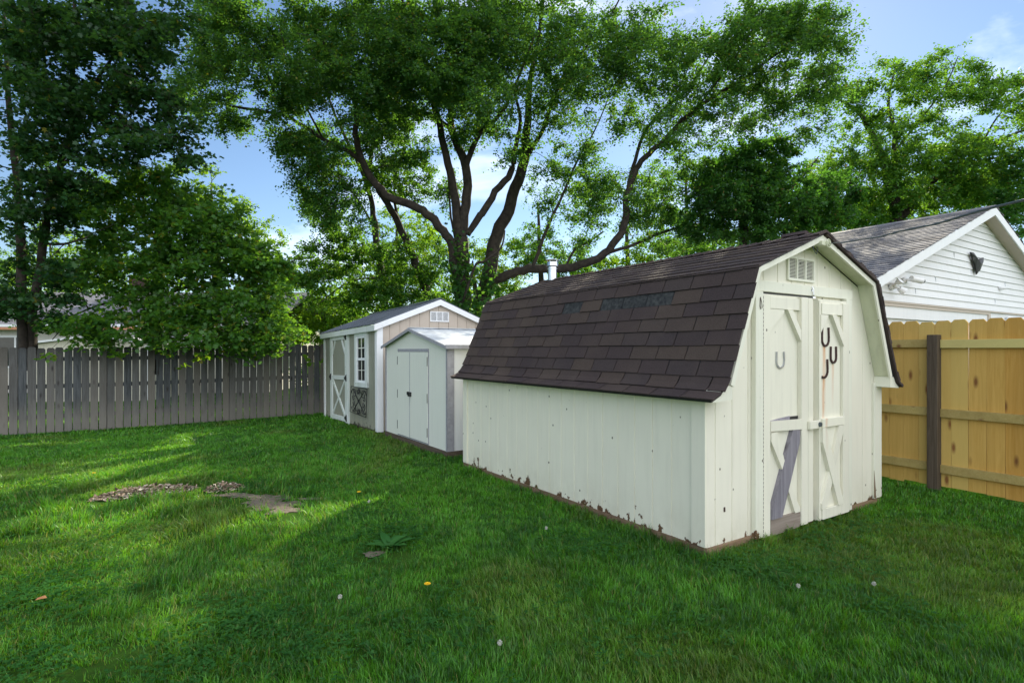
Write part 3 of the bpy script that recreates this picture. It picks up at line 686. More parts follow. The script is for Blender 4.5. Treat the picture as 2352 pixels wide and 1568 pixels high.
    def shell(P, d0, d1, ya, yb, mat, name, par=t):
        A, B = inset(P, d0), inset(P, d1); m = MB()
        for i in range(len(P) - 1):
            v = [(A[i][0], ya, A[i][1]), (A[i + 1][0], ya, A[i + 1][1]), (B[i + 1][0], ya, B[i + 1][1]), (B[i][0], ya, B[i][1])]; v += [(p[0], yb, p[2]) for p in v]
            m.add(v, [(0, 1, 2, 3), (7, 6, 5, 4), (0, 4, 5, 1), (3, 2, 6, 7), (1, 5, 6, 2), (0, 3, 7, 4)])
        return m.build(name, mat, par)
    up = lp[:4]; upr = rp[:4]
    roof = shell(lp, .002, .018, y0 + .001, y1, M['black'], 'roof'); shell(rp, .002, .018, y0 + .001, y1, M['black'], 'roof_deck', roof)
    lpS = lp[:2] + [(.055, 1.30)]; rpS = rp[:2] + [(W - .055, 1.30)]
    shell(lpS, .019, .034, y0 + .012, -.002, M['soffit'], 'soffit'); shell(rpS, .019, .034, y0 + .012, -.002, M['soffit'], 'soffit')
    shell(lpS, .0185, .062, y0 - .006, y0 + .011, M['barn_trim'], 'fascia'); shell(rpS, .0185, .062, y0 - .006, y0 + .011, M['barn_trim'], 'fascia')
    shell(lpS, .0185, .062, y1 - .02, y1 + .003, M['barn_trim'], 'fascia')
    # eave ledges
    for (s, xx) in ((-1, 0), (1, W)):
        m = MB(); a, b = xx + s * .002, xx + s * (.135 if s < 0 else .09)
        m.box(min(a, b), max(a, b), y0 + .02, y1 - .02, 1.175, 1.188); m.build('eave_ledge', M['soffit'], t)
        m = MB(); a, b = xx - s * .10, xx + s * (.125 if s < 0 else .085)
        m.prism([(a, y0 + .002, 1.185), (b, y0 + .002, 1.172), (xx + s * .07, y0 + .002, 1.198), (xx + s * .025, y0 + .002, 1.236), (xx - s * .015, y0 + .002, 1.285), (a, y0 + .002, 1.285)], (0, .145, 0)) if s > 0 else m.prism([(a, y0 + .002, 1.185), (a, y0 + .002, 1.285), (xx - s * .015, y0 + .002, 1.285), (xx + s * .04, y0 + .002, 1.242), (xx + s * .10, y0 + .002, 1.205), (b, y0 + .002, 1.172)], (0, .145, 0))
        m.build('eave_return', M['barn_trim'], t)
    mb = MB(); lower = lp[1:]; 
    shingle(mb, lower, -1, y0 - .03, y1 + .03, torn=[(.10, .235, .56, 1.50), (.10, .235, 1.86, 2.15)])
    shingle(mb, lp[:2], -1, y0 - .03, y1 + .03, expo=.125)
    shingle(mb, rp[:2], 1, y0 - .03, y1 + .03, expo=.125); shingle(mb, rp[1:], 1, y0 - .03, y1 + .03, jit=.012)
    mb.build('shingles', M['shingle'], roof)
    # ridge caps
    mb = MB(); y = y0 - .035; k = 0
    while y < y1:
        a, b = y, min(y + .15, y1 + .03); h = .012 + random.uniform(0, .006); hh = .12
        for s in (-1, 1):
            mb.add([(cx, a, ridge + h + .006), (cx, b, ridge + .008), (cx + s * hh, b, ridge - .046 + .009), (cx + s * hh, a, ridge - .046 + h + .006), (cx, a, ridge), (cx + s * hh, a, ridge - .045)], [(0, 1, 2, 3) if s > 0 else (3, 2, 1, 0), (0, 3, 5, 4)], (random.random(), 1, 0))
        y += .13; k += 1
    mb.build('ridge_cap', M['shingle'], roof)
    m = MB(); m.prism([(cx + .02, .02, ridge + .03), (cx + .16, .02, ridge - .01), (cx + .17, .02, ridge + .025), (cx + .05, .02, ridge + .06)], (0, .22, 0)); m.build('curled_shingle', M['shingle'], roof)
    # ragged torn edge of the right rake shingles
    m = MB(); r = random.Random(5); Lr = prof_len(rp); s = .02
    while s < Lr - .03:
        x, z, tx, tz = interp_prof(rp, s); ln = r.uniform(.03, .09); dep = r.uniform(.004, .026); x2, z2, _, _ = interp_prof(rp, min(s + ln, Lr))
        nx, nz_ = -tz, tx
        if nz_ < 0: nx, nz_ = -nx, -nz_
        nx = abs(nx)
        m.prism([(x - nx * .012, y0 - .031, z - nz_ * .012), (x2 - nx * .012, y0 - .031, z2 - nz_ * .012), (x2 + nx * dep, y0 - .031, z2 + nz_ * dep), (x + nx * (dep + .004), y0 - .031, z + nz_ * dep)], (0, .05, 0), (r.random(), 1, 0)); s += ln
    m.build('torn_shingle_edge', M['shingle'], roof)
    # flue pipe on the ridge
    p = MB(); p.lathe([(.064, 0), (.064, .19), (.072, .19), (.072, .20), (.064, .2), (.064, .23)], (1.30, 3.62, ridge - .05), 24); pipe = p.build('flue_pipe', M['steel'], t, smooth=False)
    p = MB(); p.lathe([(.078, .225), (.082, .235), (.078, .29), (.05, .295)], (1.30, 3.62, ridge - .05), 24); p.lathe([(.098, .315), (.098, .319), (.04, .335), (.001, .338)], (1.30, 3.62, ridge - .05), 24)
    for i in range(4): a = i * 1.57 + .4; p.box(1.30 + .07 * math.cos(a) - .004, 1.30 + .07 * math.cos(a) + .004, 3.62 + .07 * math.sin(a) - .004, 3.62 + .07 * math.sin(a) + .004, ridge + .24, ridge + .27)
    p.build('rain_cap', M['steel'], pipe)
    # ring hook under the peak
    p = MB(); ring = [(1.36 + .03 * math.cos(a * .5236), -.185, 2.455 + .035 * math.sin(a * .5236)) for a in range(13)]; p.tube(ring, .005, 6, cap=False); ring = [(1.36 + .014 * math.cos(a * .5236), -.19, 2.455 + .016 * math.sin(a * .5236)) for a in range(13)]; p.tube(ring, .004, 6, cap=False)
    p.box(1.27, 1.40, -.178, -.1, 2.435, 2.47); p.build('pulley_hook', M['soffit'], t)
    p = MB(); p.tube([(1.24, -.12, 2.47), (1.22, -.13, 2.40), (1.27, -.13, 2.365), (1.31, -.12, 2.40), (1.32, -.1, 2.46)], .004, 6, cap=False); p.build('wire_loop', M['cable'], t)
    return t
barn()

def local(P, x, y, z):
    p = P + np.array([math.cos(RZ), math.sin(RZ)]) * x + np.array([-math.sin(RZ), math.cos(RZ)]) * y
    return Vector((p[0], p[1], z))

def horseshoe(x, z, w, h, mat, label, half=False, tilt=0.0, thick=.020):
    r_ = x > 1.2; loc = local(O, x - (.055 if r_ else 0), -.0575 if r_ else -.0155, z); t = bpy.data.objects
    mb = MB(); pts = []; n = 22
    for i in range(n + 1):
        a = math.pi * (-1.22 + 1.44 * i / n) if False else (-.12 + 1.24 * i / n) * math.pi
        px, pz = -math.cos(a) * w / 2, -math.sin(a) * w / 2
        if i < 4: k = (4 - i) / 4; pz += (h - w * .5) * k * 1.0; px = -w / 2 * (1 - .10 * k)
        elif i > n - 4: k = (i - n + 4) / 4; pz += (h - w * .5) * k * 1.0; px = w / 2 * (1 - .10 * k)
        pz = pz * (1.15 if pz < 0 else 1)
        pts.append((px, pz))
    if half: pts = pts[8:]
    ct, st = math.cos(tilt), math.sin(tilt)
    pts = [(a * ct - b * st, a * st + b * ct) for a, b in pts]
    L_ = []; 
    for i, (a, b) in enumerate(pts):
        q = pts[min(i + 1, len(pts) - 1)]; p = pts[max(i - 1, 0)]; dx, dz = q[0] - p[0], q[1] - p[1]; l_ = math.hypot(dx, dz) + 1e-9
        nx, nz_ = -dz / l_ * thick / 2, dx / l_ * thick / 2
        L_.append([(a + nx, 0, b + nz_), (a - nx, 0, b - nz_), (a - nx * .8, -.010, b - nz_ * .8), (a + nx * .8, -.010, b + nz_ * .8)])
    V = [p for q in L_ for p in q]; Fc = []
    for i in range(len(L_) - 1):
        for k in range(4): Fc.append((4 * i + k, 4 * i + (k + 1) % 4, 4 * i + 4 + (k + 1) % 4, 4 * i + 4 + k))
    Fc += [(3, 2, 1, 0), tuple(4 * (len(L_) - 1) + k for k in range(4))]
    mb.add(V, Fc)
    for i in (3, len(pts) // 3, 2 * len(pts) // 3, len(pts) - 4):
        a, b = pts[i]; mb.box(a - .003, a + .003, -.013, -.009, b - .005, b + .005)
    o = mb.build('horseshoe', mat); o.location = loc; o.rotation_euler = (0, 0, RZ); tag(o, label, 'horseshoe', 'horseshoes hung on the barn doors')
horseshoe(.92, 1.465, .115, .105, M['shoe'], 'silver horseshoe hung open end up on the left barn door', thick=.014)
horseshoe(1.60, 1.65, .115, .135, M['rust'], 'rusty horseshoe, topmost of those on the right barn door')
horseshoe(1.735, 1.49, .098, .12, M['rust'], 'rusty narrow horseshoe below and right of the topmost one', thick=.021)
horseshoe(1.575, 1.375, .125, .13, M['rust'], 'broken half of a rusty horseshoe, lowest on the right barn door', half=True)

# ---------------- resin shed ----------------
def resin_shed():
    t = thing('resin_shed', (Cc[0], Cc[1], 0), 'small pale panel shed with grey trim and low roof beside the cream barn', 'shed', rz=RZ)
    Ln, Dp, ez, az, ym = 2.45, 1.70, 1.605, 1.865, 1.27
    rm, gm = M['resin'], M['resin_trim']
    b = MB(); b.box(-.02, Dp + .02, -.02, .03, -.02, .095); b.box(-.02, .03, .031, Ln + .02, -.02, .095); b.build('base_timber', M['beam'], t)
    g = MB(); g.prism([(0, 0, .10), (0, Ln, .10), (0, Ln, ez), (0, ym, az), (0, 0, ez)], (.03, 0, 0)); g.build('front_wall', rm, t)
    g = MB(); g.box(.031, Dp, 0, .03, .10, ez); g.box(.031, Dp, Ln - .03, Ln, .10, ez); g.box(Dp, Dp + .03, 0, Ln, .1, ez); g.build('side_wall', M['fascia'], t)
    g = MB(); g.box(-.012, .10, -.012, -.001, .10, ez - .01); g.box(-.012, -.001, -.0105, .035, .10, ez - .01); g.build('corner_trim', gm, t); g = MB(); g.box(-.012, -.001, Ln - .03, Ln + .01, .1, ez - .01); g.build('corner_trim', gm, t)
    # roof sheets with ribs
    ov = .06
    for (ya, za, yb, zb, nm) in ((-.07, ez - .012, ym, az + .012, 'roof'), (Ln + .07, ez - .012, ym, az + .012, 'roof')):
        m = MB(); v = [(-ov, ya, za), (Dp + ov, ya, za), (Dp + ov, yb, zb), (-ov, yb, zb)]
        m.prism(v if ya < yb else v[::-1], (0, 0, .02)); r = m.build(nm, M['resin_roof'], t)
        s = MB(); s.beam((-ov - .005, ya, za - .005), (-ov - .005, yb, zb - .005), .045, .012, (-1, 0, 0)); s.build('roof_trim', gm, r)
    s = MB(); s.box(-ov - .012, Dp + ov, -.095, -.071, ez - .045, ez + .018); s.build('gutter', gm, t, bevel=.004)
    s = MB(); s.box(-ov, Dp + ov, ym - .06, ym + .06, az + .035, az + .045); s.build('ridge_strip', M['resin_roof'], t)
    # doors
    fr = MB(); fr.box(-.014, -.001, .625, 1.865, 1.52, 1.565); fr.box(-.012, -.001, .625, .640, .125, 1.52); fr.box(-.012, -.001, 1.85, 1.865, .125, 1.52); fr.box(-.012, -.001, .625, 1.865, .108, .125); fr.build('door_frame', gm, t)
    for (a, b_, lb) in ((.642, 1.318, 'right leaf'), (1.328, 1.848, 'left leaf')):
        d = MB(); d.box(-.022, -.002, a, b_, .13, 1.51); dd = d.build('door', rm, t, bevel=.003)
        for z in (.30, .82, 1.38): yy = a if a < 1 else b_; h = MB(); h.box(-.028, -.0225, yy - .004, yy + .006, z - .08, z + .06); h.build('hinge', M['black'], dd)
    s = MB(); s.box(-.026, -.002, 1.318, 1.328, .13, 1.51); s.build('astragal', gm, t)
    s = MB(); s.box(-.06, -.023, 1.25, 1.33, .80, .87); s.box(-.05, -.024, 1.33, 1.39, .82, .87); s.build('padlock', M['black'], t, bevel=.004)
resin_shed()
bn = thing('storage_bin', tuple(local(Cc, 1.02, -.75, 0)), 'white plastic bin with a lid wedged between the barn and the panel shed', 'bin', rz=RZ)
b = MB(); b.prism([(-.2, -.2, 0), (.2, -.2, 0), (.2, .2, 0), (-.2, .2, 0)], (0, 0, .40)); b.box(-.215, .215, -.215, .215, .33, .36); b.build('body', M['fascia'], bn, bevel=.01)
b = MB(); b.box(-.235, .235, -.235, .235, .402, .44); b.box(-.215, .215, -.215, .215, .44, .50); b.build('lid', M['fascia'], bn, bevel=.01)

# ---------------- far garden shed ----------------
def garden_shed():
    t = thing('garden_shed', (Dd[0], Dd[1], 0.0), 'tan and white wooden garden shed with metal roof, door and tall window', 'shed', rz=RZ)
    t.rotation_euler = (R(-1.3), 0, RZ)
    W, Ln, cx, ez, az = 2.52, 3.70, 1.26, 1.97, 2.46
    wt = M['shedwhite']; sg = M['sage']
    top = lambda x: az - (az - ez) * abs(x - cx) / cx
    w = MB(); t111(w, 0, cx, .05, top, 0, flip=-1, start=.03, groove=.012, dep=.012); t111(w, cx, W, .05, top, 0, flip=-1, start=.0, groove=.012, dep=.012); w.build('front_wall', M['tan'], t)
    w = MB(); t111(w, 0, Ln, .05, lambda y: ez, 0, axis='y', flip=-1, start=.12, groove=.014, dep=.012); w.build('side_wall', sg, t)
    w = MB(); w.box(W - .02, W, .02, Ln, .05, ez); w.box(.02, W, Ln - .02, Ln, .05, ez); w.build('back_wall', sg, t)
    b = MB(); b.box(.01, W, .01, Ln, -.12, .049); b.build('base_timber', M['beam'], t)
    c = MB(); c.box(-.022, .095, -.022, -.001, .03, ez); c.box(-.022, -.001, -.0005, .10, .03, ez - .03); c.build('corner_board', M['fascia'], t, bevel=.002)
    part0 = ((W - .09, W + .02, -.022, -.001, .03, ez), (-.022, -.001, Ln - .09, Ln + .02, .03, ez - .03))
    for q in part0: c = MB(); c.box(*q); c.build('corner_board', M['fascia'], t, bevel=.002)
    # roof sheets, ribs, fascias
    y0, y1, ox = -.05, Ln + .09, .085
    sl = (az - ez) / cx
    for s in (-1, 1):
        xe = cx + s * (cx + ox); ze = az - sl * (cx + ox)
        m = MB(); p = [(cx, y0, az + .075), (xe, y0, ze + .075), (xe, y0, ze + .087), (cx, y0, az + .087)]; m.prism(p, (0, y1 - y0, 0)); r = m.build('roof', M['metal_roof'], t)
        rb = MB(); y = y0 + .04
        while y < y1:
            rb.beam((cx, y, az + .088), (xe, y, ze + .088), .03, .016, (s * sl, 0, 1)); y += .229
        rb.build('roof_rib', M['metal_roof'], r)
        f = MB(); f.prism([(cx, y0 - .02, az - .035), (xe, y0 - .02, ze - .035), (xe, y0 - .02, ze + .074), (cx, y0 - .02, az + .074)], (0, .021, 0)); f.build('rake_board', M['fascia'], t)
        f = MB(); x_in = xe - s * .022; f.box(min(xe, x_in), max(xe, x_in), y0 + .002, y1, ze - .038, ze + .07); f.build('eave_board', wt, t)
        f = MB(); f.box(min(0 if s < 0 else W, x_in), max(0 if s < 0 else W, x_in), y0 + .002, y1, ze - .036, ze - .02); f.build('eave_soffit', wt, t)
    m = MB()
    for s in (-1, 1): m.prism([(cx, y0 - .01, az + .105), (cx + s * .12, y0 - .01, az + .105 - sl * .12), (cx + s * .12, y0 - .01, az + .113 - sl * .12), (cx, y0 - .01, az + .115)], (0, y1 - y0, 0))
    m.build('ridge_cap', M['metal_roof'], t)
    vent(t, 1.06, 1.465, 2.10, 2.30, -.002, M['fascia'])
    # door (side wall, facing -x)
    d = MB(); d.box(-.010, -.001, 1.78, 3.12, .03, 1.93); D_ = d.build('door', sg, t)
    def part(nm, mat, par, *boxes):
        for q in boxes: m = MB(); m.box(*q); m.build(nm, mat, par, bevel=.002)
    X0 = -.0102
    part('stile', wt, D_, (-.032, X0, 1.80, 1.97, .04, 1.93), (-.032, X0, 2.95, 3.12, .02, 1.93)); part('rail', wt, D_, (-.031, X0, 1.971, 2.949, 1.82, 1.93), (-.031, X0, 1.971, 2.949, .95, 1.04), (-.031, X0, 1.971, 2.949, .06, .16))
    part('door_frame', wt, t, (-.024, -.001, 1.72, 1.785, -.02, 1.99), (-.024, -.001, 3.125, 3.15, .02, 1.99))
    def dg(a, b, w, nm='brace', th=.018): m = MB(); m.beam((X0, a[0], a[1]), (X0, b[0], b[1]), w, th, (-1, 0, 0)); m.build(nm, wt, D_)
    dg((2.93, 1.52), (2.72, 1.81), .055, 'corner_brace'); dg((1.98, 1.52), (2.22, 1.81), .055, 'corner_brace')
    dg((2.93, .94), (2.0, .18), .065, 'cross_brace', .020); dg((2.93, .18), (2.0, .94), .065, 'cross_brace', .016)
    for (y, z) in ((1.90, 1.87), (1.90, .99), (1.90, .14), (3.08, 1.0)):
        hm = MB(); hm.box(-.045, -.033, y - .06, y - .02, z - .07, z + .07); hm.beam((-.034, y - .04, z), (-.034, y + .09, z), .05, .008, (-1, 0, 0)); hm.beam((-.034, y - .04, z), (-.034, y + .04, z), .09, .006, (-1, 0, 0))
        hm.build('strap_hinge', M['black'], D_)
    # window
    wf = MB(); wf.box(-.04, -.001, .50, .62, .84, 1.93); wf.box(-.04, -.001, 1.16, 1.28, .84, 1.93); wf.box(-.039, -.001, .621, 1.159, 1.84, 1.93); wf.box(-.045, -.001, .50, 1.28, .83, .925); wf.build('window_casing', wt, t, bevel=.002)
    g_ = MB(); g_.box(-.012, -.006, .62, 1.16, .925, 1.84); wn = g_.build('window_pane', M['glass'], t)
    s = MB()
    for q in ((.62, .66, .925, 1.84), (1.12, 1.16, .925, 1.84)): s.box(-.03, -.0125, *q)
    for q in ((.661, 1.119, 1.80, 1.84), (.661, 1.119, .925, .965), (.661, 1.119, 1.36, 1.41)): s.box(-.029, -.0125, *q)
    s.build('sash', M['fascia'], wn)
    s = MB(); s.box(-.022, -.0125, .88, .90, 1.41, 1.80); s.box(-.021, -.0125, .661, 1.119, 1.595, 1.615); s.box(-.020, -.0125, .883, .897, .965, 1.36); s.box(-.019, -.0125, .661, 1.119, 1.16, 1.172); s.build('glazing_bars', M['resin'], wn)
garden_shed()

def wall_art():
    # scrollwork panel leaning under the window of the garden shed
    t = thing('scroll_panel', tuple(local(Dd, -.045, 1.0, .25)), 'dark wrought iron scroll panel with curls mounted under the shed window', 'wall art', rz=RZ)
    mb = MB(); w, h = .50, .55
    P = lambda a, b: (0, a, b)
    mb.tube([P(-w + .06, 0), P(-w, h)], .008, 5); mb.tube([P(-w, h), P(w, h)], .007, 5); mb.tube([P(w + .08, .02), P(w, h)], .008, 5); mb.tube([P(-w + .06, 0), P(w + .08, .02)], .007, 5)
    mb.build('frame', M['black'], t)
    sc = MB()
    def curl(cx, cz, r, a0, turns, sgn, sx=1.5):
        pts = []
        for i in range(26):
            k = i / 25; a = a0 + sgn * k * turns * 6.28; rr = r * (1 - .75 * k); pts.append((-.004, cx + sx * rr * math.cos(a), cz + rr * math.sin(a)))
        sc.tube(pts, .008, 5)
    for sx in (-1, 1):
        for sz in (-1, 1):
            curl(sx * .30, h / 2 + sz * .14, .11, (0 if sx > 0 else 3.14), 1.1, sx * sz); sc.tube([(-.004, 0, h / 2), (-.004, sx * .16, h / 2 + sz * .10), (-.004, sx * .36, h / 2 + sz * .23)], .011, 5)
            curl(sx * .33, h / 2 + sz * .05, .05, 1, 1, -sx * sz)
    for z in (.07, h - .08):
        for k in range(6): a = k * 1.047; curl(.07 * math.cos(a), z + .035 * math.sin(a), .03, a, .8, 1)
    curl(0, h / 2, .04, 0, 1, 1)
    sc.build('scrollwork', M['black'], t)
wall_art()

# ---------------- fences ----------------
def picket(mb, x0, x1, y0, y1, z0, z1, dog=.035, col=None, bowl=0):
    sh = random.uniform(-.006, .006)
    pts = [(x0, y0, z0), (x1, y0, z0), (x1 + sh, y0, z1 - dog), (x1 - dog * .8 + sh, y0, z1), (x0 + dog * .8 + sh, y0, z1), (x0 + sh, y0, z1 - dog)]
    mb.prism(pts, (0, y1 - y0, 0), col or (random.random(), 1, 0))
def old_fence():
    a = np.array([-4.70, 14.27]); d = np.array([-5.44, -3.04]); d /= np.linalg.norm(d)
    t = thing('old_fence', (a[0], a[1], 0), 'weathered grey wooden picket fence along the back left of the lawn', 'fence', rz=math.atan2(d[1], d[0]))
    mb = MB(); r = random.Random(11); x = -2.6
    while x < 12.5:
        px, py = a + d * x; z = float(gz(px, py)) + r.uniform(0, .02); w = r.uniform(.127, .137)
        picket(mb, x, x + w, -.009 + r.uniform(-.006, .003), .009 + r.uniform(-.002, .004), z, z + 1.745 + r.uniform(-.014, .014) - max(0, (x - 5) * .002), .03, (r.random(), 1, 0)); x += .1465
    mb.build('pickets', M['oldfence'], t)
    for zz in (.30, .92, 1.48):
        m = MB(); x = -2.6
        while x < 12.4:
            p1, p2 = a + d * x, a + d * (x + 2.4); z1, z2 = float(gz(*p1)) + zz, float(gz(*p2)) + zz
            m.prism([(x, -.0135, z1), (x + 2.4, -.0135, z2), (x + 2.4, -.0135, z2 + .085), (x, -.0135, z1 + .085)], (0, -.038, 0)); x += 2.4
        m.build('rail', M['oldfence'], t)
    x = -2.6
    while x < 12.5:
        p = a + d * x; z = float(gz(*p)); m = MB(); m.box(x - .05, x + .05, -.153, -.053, z - .05, z + 1.68); m.build('post', M['oldfence'], t); x += 2.4
old_fence()
def new_fence():
    # local x runs away from the camera along the fence, pickets on the house side
    P0 = np.array([5.09, 5.58]); d = np.array([-.53, .848]); d /= np.linalg.norm(d)
    a = P0 - d * 4.0
    t = thing('new_fence', (a[0], a[1], 0), 'new yellow pine picket fence between the barn and the neighbouring garage', 'fence', rz=math.atan2(d[1], d[0]))
    mb = MB(); r = random.Random(4); x = 0
    while x < 12:
        w = r.uniform(.149, .152); picket(mb, x, x + w, -.010 + r.uniform(-.006, .001), .008, .045 + r.uniform(-.012, .012), 1.865 + r.uniform(-.012, .012), .036, (r.random(), 1, 0)); x += .1535
    mb.build('pickets', M['newfence'], t)
    xp = 4.0 + .742 * 1.0
    posts = [xp - 4.8, xp - 2.4, xp, xp + 2.4, xp + 4.8]
    for p in posts:
        if p < 0: continue
        m = MB(); m.box(p - .05, p + .05, .010, .112, -.05, 1.715); m.build('post', M['post'], t, bevel=.004)
    edges = [0.0] + [p for p in posts if p > 0] + [11.9]
    for i in range(len(edges) - 1):
        for zz in (.205, .82, 1.575):
            m = MB(); o = random.uniform(-.012, .012); m.box(edges[i] + (.052 if i else 0), edges[i + 1] - .052, .0105, .048, zz + o, zz + .09 + o); m.build('rail', M['newrail'], t, bevel=.002)
new_fence()

# ---------------- garage house on the right ----------------
def garage():
    t = thing('garage', (Hh[0], Hh[1], 0), 'white vinyl sided garage with grey shingled gable roof behind the new fence', 'garage', rz=RZ)
    W, Ln, cx, ez, az = 7.44, 9.5, 3.72, 2.485, 3.985
    sl = (az - ez) / (cx + .42); top = lambda x: az - .13 - sl * abs(x - cx)
    zb = 2.24
    # lap siding of the gable: each course a tilted strip clipped by the roof line
    m = MB(); z = zb; k = 0
    while z < az - .15:
        z2 = min(z + .112, az - .14)
        def xr(zz): h = (az - .13 - zz) / sl; return max(0, cx - h), min(W, cx + h)
        a1, b1 = xr(z); a2, b2 = xr(z2)
        m.add([(a1, -.022, z), (b1, -.022, z), (b2, -.006, z2), (a2, -.006, z2), (a1, -.002, z), (b1, -.002, z)], [(0, 1, 2, 3), (1, 0, 4, 5)], (random.random(), 1, 0)); z = z2; k += 1
    m.build('gable_siding', M['vinyl'], t)
    for (x, kk) in ((1.9, 3), (2.6, 7), (4.4, 1), (4.9, 4), (3.3, 5), (1.2, 1)): jm = MB(); jm.box(x, x + .003, -.0215, -.010, zb + kk * .112 + .004, zb + kk * .112 + .105); jm.build('siding_joint', M['resin_roof'], t)
    w = MB(); w.box(0, W, .01, .03, 2.0, 2.24); w.box(4.22, W, 0, .03, 0, 2.0); w.box(0, .25, 0, .03, 0, 2.0); w.box(0, .03, .031, Ln, 0, ez + .02); w.box(W - .03, W, .031, Ln, 0, ez + .02); w.box(0, W, Ln - .03, Ln, 0, ez + .02)
    w.prism([(.02, Ln - .01, ez), (W - .02, Ln - .01, ez), (cx, Ln - .01, az - .15)], (0, .01, 0)); w.build('wall', M['vinyl'], t)
    d = MB()
    for i in range(4): d.box(.26, 4.1, .06, .085, .02 + i * .53, .54 + i * .53)
    d.build('garage_door', M['fascia'], t, bevel=.004)
    d = MB(); d.box(.25, 4.22, -.008, .058, 2.17, 2.235); d.box(4.12, 4.22, -.008, .058, 0, 2.17); d.box(0, W, -.02, .008, 2.215, 2.238); d.build('door_casing', M['tan'], t)
    # roof
    y0, y1, xo = -.21, Ln + .2, .42
    for s in (-1, 1):
        xe = cx + s * (cx + xo); ze = ez
        m = MB(); m.prism([(cx, y0 + .01, az - .03), (xe, y0 + .01, ze - .03), (xe, y0 + .01, ze), (cx, y0 + .01, az)], (0, y1 - y0 - .02, 0)); r = m.build('roof', M['resin_trim'], t)
        mb = MB(); P = [(cx, az + .004), (xe, ze + .004)]; shingle(mb, P, s, y0 - .02, y1, expo=.13, tabw=.305, lift=.012); mb.build('shingles', M['greyshingle'], r)
        m = MB(); m.prism([(cx, y0 - .012, az - .145), (xe, y0 - .012, ze - .145), (xe, y0 - .012, ze - .004), (cx, y0 - .012, az - .004)], (0, .021, 0)); m.build('rake_board', M['fascia'], t)
        m = MB(); m.prism([(cx, y0 + .011, az - .15), (xe, y0 + .011, ze - .15), (xe, y0 + .011, ze - .135), (cx, y0 + .011, az - .135)], (0, -y0 - .03, 0)); m.build('soffit', M['tan'], t)
        m = MB(); a, b = xe - s * .03, xe; m.box(min(a, b), max(a, b), y0 + .012, y1, ze - .14, ze - .031); m.build('eave_board', M['fascia'], t)
    m = MB()
    for s in (-1, 1): m.prism([(cx, y0 - .02, az + .012), (cx + s * .15, y0 - .02, az - sl * .15 + .012), (cx + s * .15, y0 - .02, az - sl * .15 + .022), (cx, y0 - .02, az + .026)], (0, y1 - y0, 0))
    m.build('ridge_cap', M['greyshingle'], t)
    m = MB(); m.tube([(4.95, -.03, 1.2), (4.95, -.03, 2.10), (4.98, -.03, 2.14), (5.1, -.03, 2.15), (7.0, -.03, 2.15)], .018, 8); m.tube([(5.12, -.03, 1.2), (5.12, -.03, 2.06)], .018, 8); m.build('conduit', M['fascia'], t, smooth=True)
    m = MB(); m.tube([(4.6, -.01, 2.66), (4.6, -.05, 2.66), (4.7, -.12, 2.67)], [.035, .03, .012], 10); m.build('vent_cap', M['vinyl'], t, smooth=True)
garage()
def sec_cam():
    t = thing('security_camera', tuple(local(Hh, .80, -.02, 2.55)), 'small white bullet security camera mounted under the garage roof edge', 'camera', rz=RZ)
    m = MB(); m.tube([(0, 0, 0), (0, -.03, 0)], .045, 14); m.tube([(0, -.03, 0), (.04, -.08, 0.01)], .018, 8); m.build('bracket', M['vinyl'], t, smooth=True)
    m = MB(); m.tube([(.02, -.09, .02), (.19, -.16, -.01)], .042, 14); m.build('body', M['vinyl'], t)
    m = MB(); m.tube([(.191, -.1605, -.01), (.215, -.17, -.014)], [.036, .03], 12); m.build('lens', M['black'], t)
    t = thing('flood_lamp', tuple(local(Hh, .40, -.02, 2.44)), 'white double flood lamp fitting mounted below and left of the security camera', 'lamp', rz=RZ)
    m = MB(); m.tube([(0, 0, 0), (0, -.04, 0)], .05, 12); m.tube([(0, -.03, 0), (.06, -.09, -.03)], .018, 8); m.tube([(0, -.03, 0), (-.04, -.09, .04)], .018, 8); m.build('bracket', M['vinyl'], t, smooth=True)
    m = MB(); m.tube([(.05, -.09, -.03), (.10, -.13, -.08)], [.035, .055], 12); m.build('lamp_head', M['fascia'], t)
    m = MB(); m.tube([(-.03, -.09, .03), (-.03, -.14, .07)], [.03, .05], 12); m.build('lamp_head', M['fascia'], t)
sec_cam()
def bird():
    # dark winged wall ornament on the gable siding
    mb = MB(); lo = local(Hh, 3.42, -.045, 3.0); K = .95
    body = [(-.30, .19), (-.16, .20), (-.04, .12), (.03, .02), (.10, .09), (.22, .13), (.33, .15), (.26, .02), (.20, -.03), (.17, -.04), (.16, -.10), (.10, -.13), (.07, -.09), (.05, -.16), (-.01, -.19), (-.06, -.10), (-.12, 0), (-.20, .06), (-.22, .12)]
    n = len(body); c = (.02, -.05, .0)
    vs = [(x * K, 0, z * K) for x, z in body] + [(x * K * .93, -.02, z * K * .93) for x, z in body] + [(.03, -.06, .0), (-.1, -.05, .1), (.2, -.045, .06)]
    fs = [(i, (i + 1) % n, (i + 1) % n + n, i + n) for i in range(n)] + [tuple(range(n - 1, -1, -1))]
    for i in range(n):
        x = body[i][0]; apex = 2 * n + (1 if x < -.05 else (2 if x > .15 else 0)); j = (i + 1) % n; x2 = body[j][0]; ap2 = 2 * n + (1 if x2 < -.05 else (2 if x2 > .15 else 0))
        fs.append((i + n, j + n, apex))
        if ap2 != apex: fs.append((j + n, ap2, apex))
    mb.add(vs, fs); o = mb.build('bird_ornament', M['black']); o.location = lo; o.rotation_euler = (0, 0, RZ); tag(o, 'black spread winged bird ornament on the white garage gable', 'ornament')
bird()
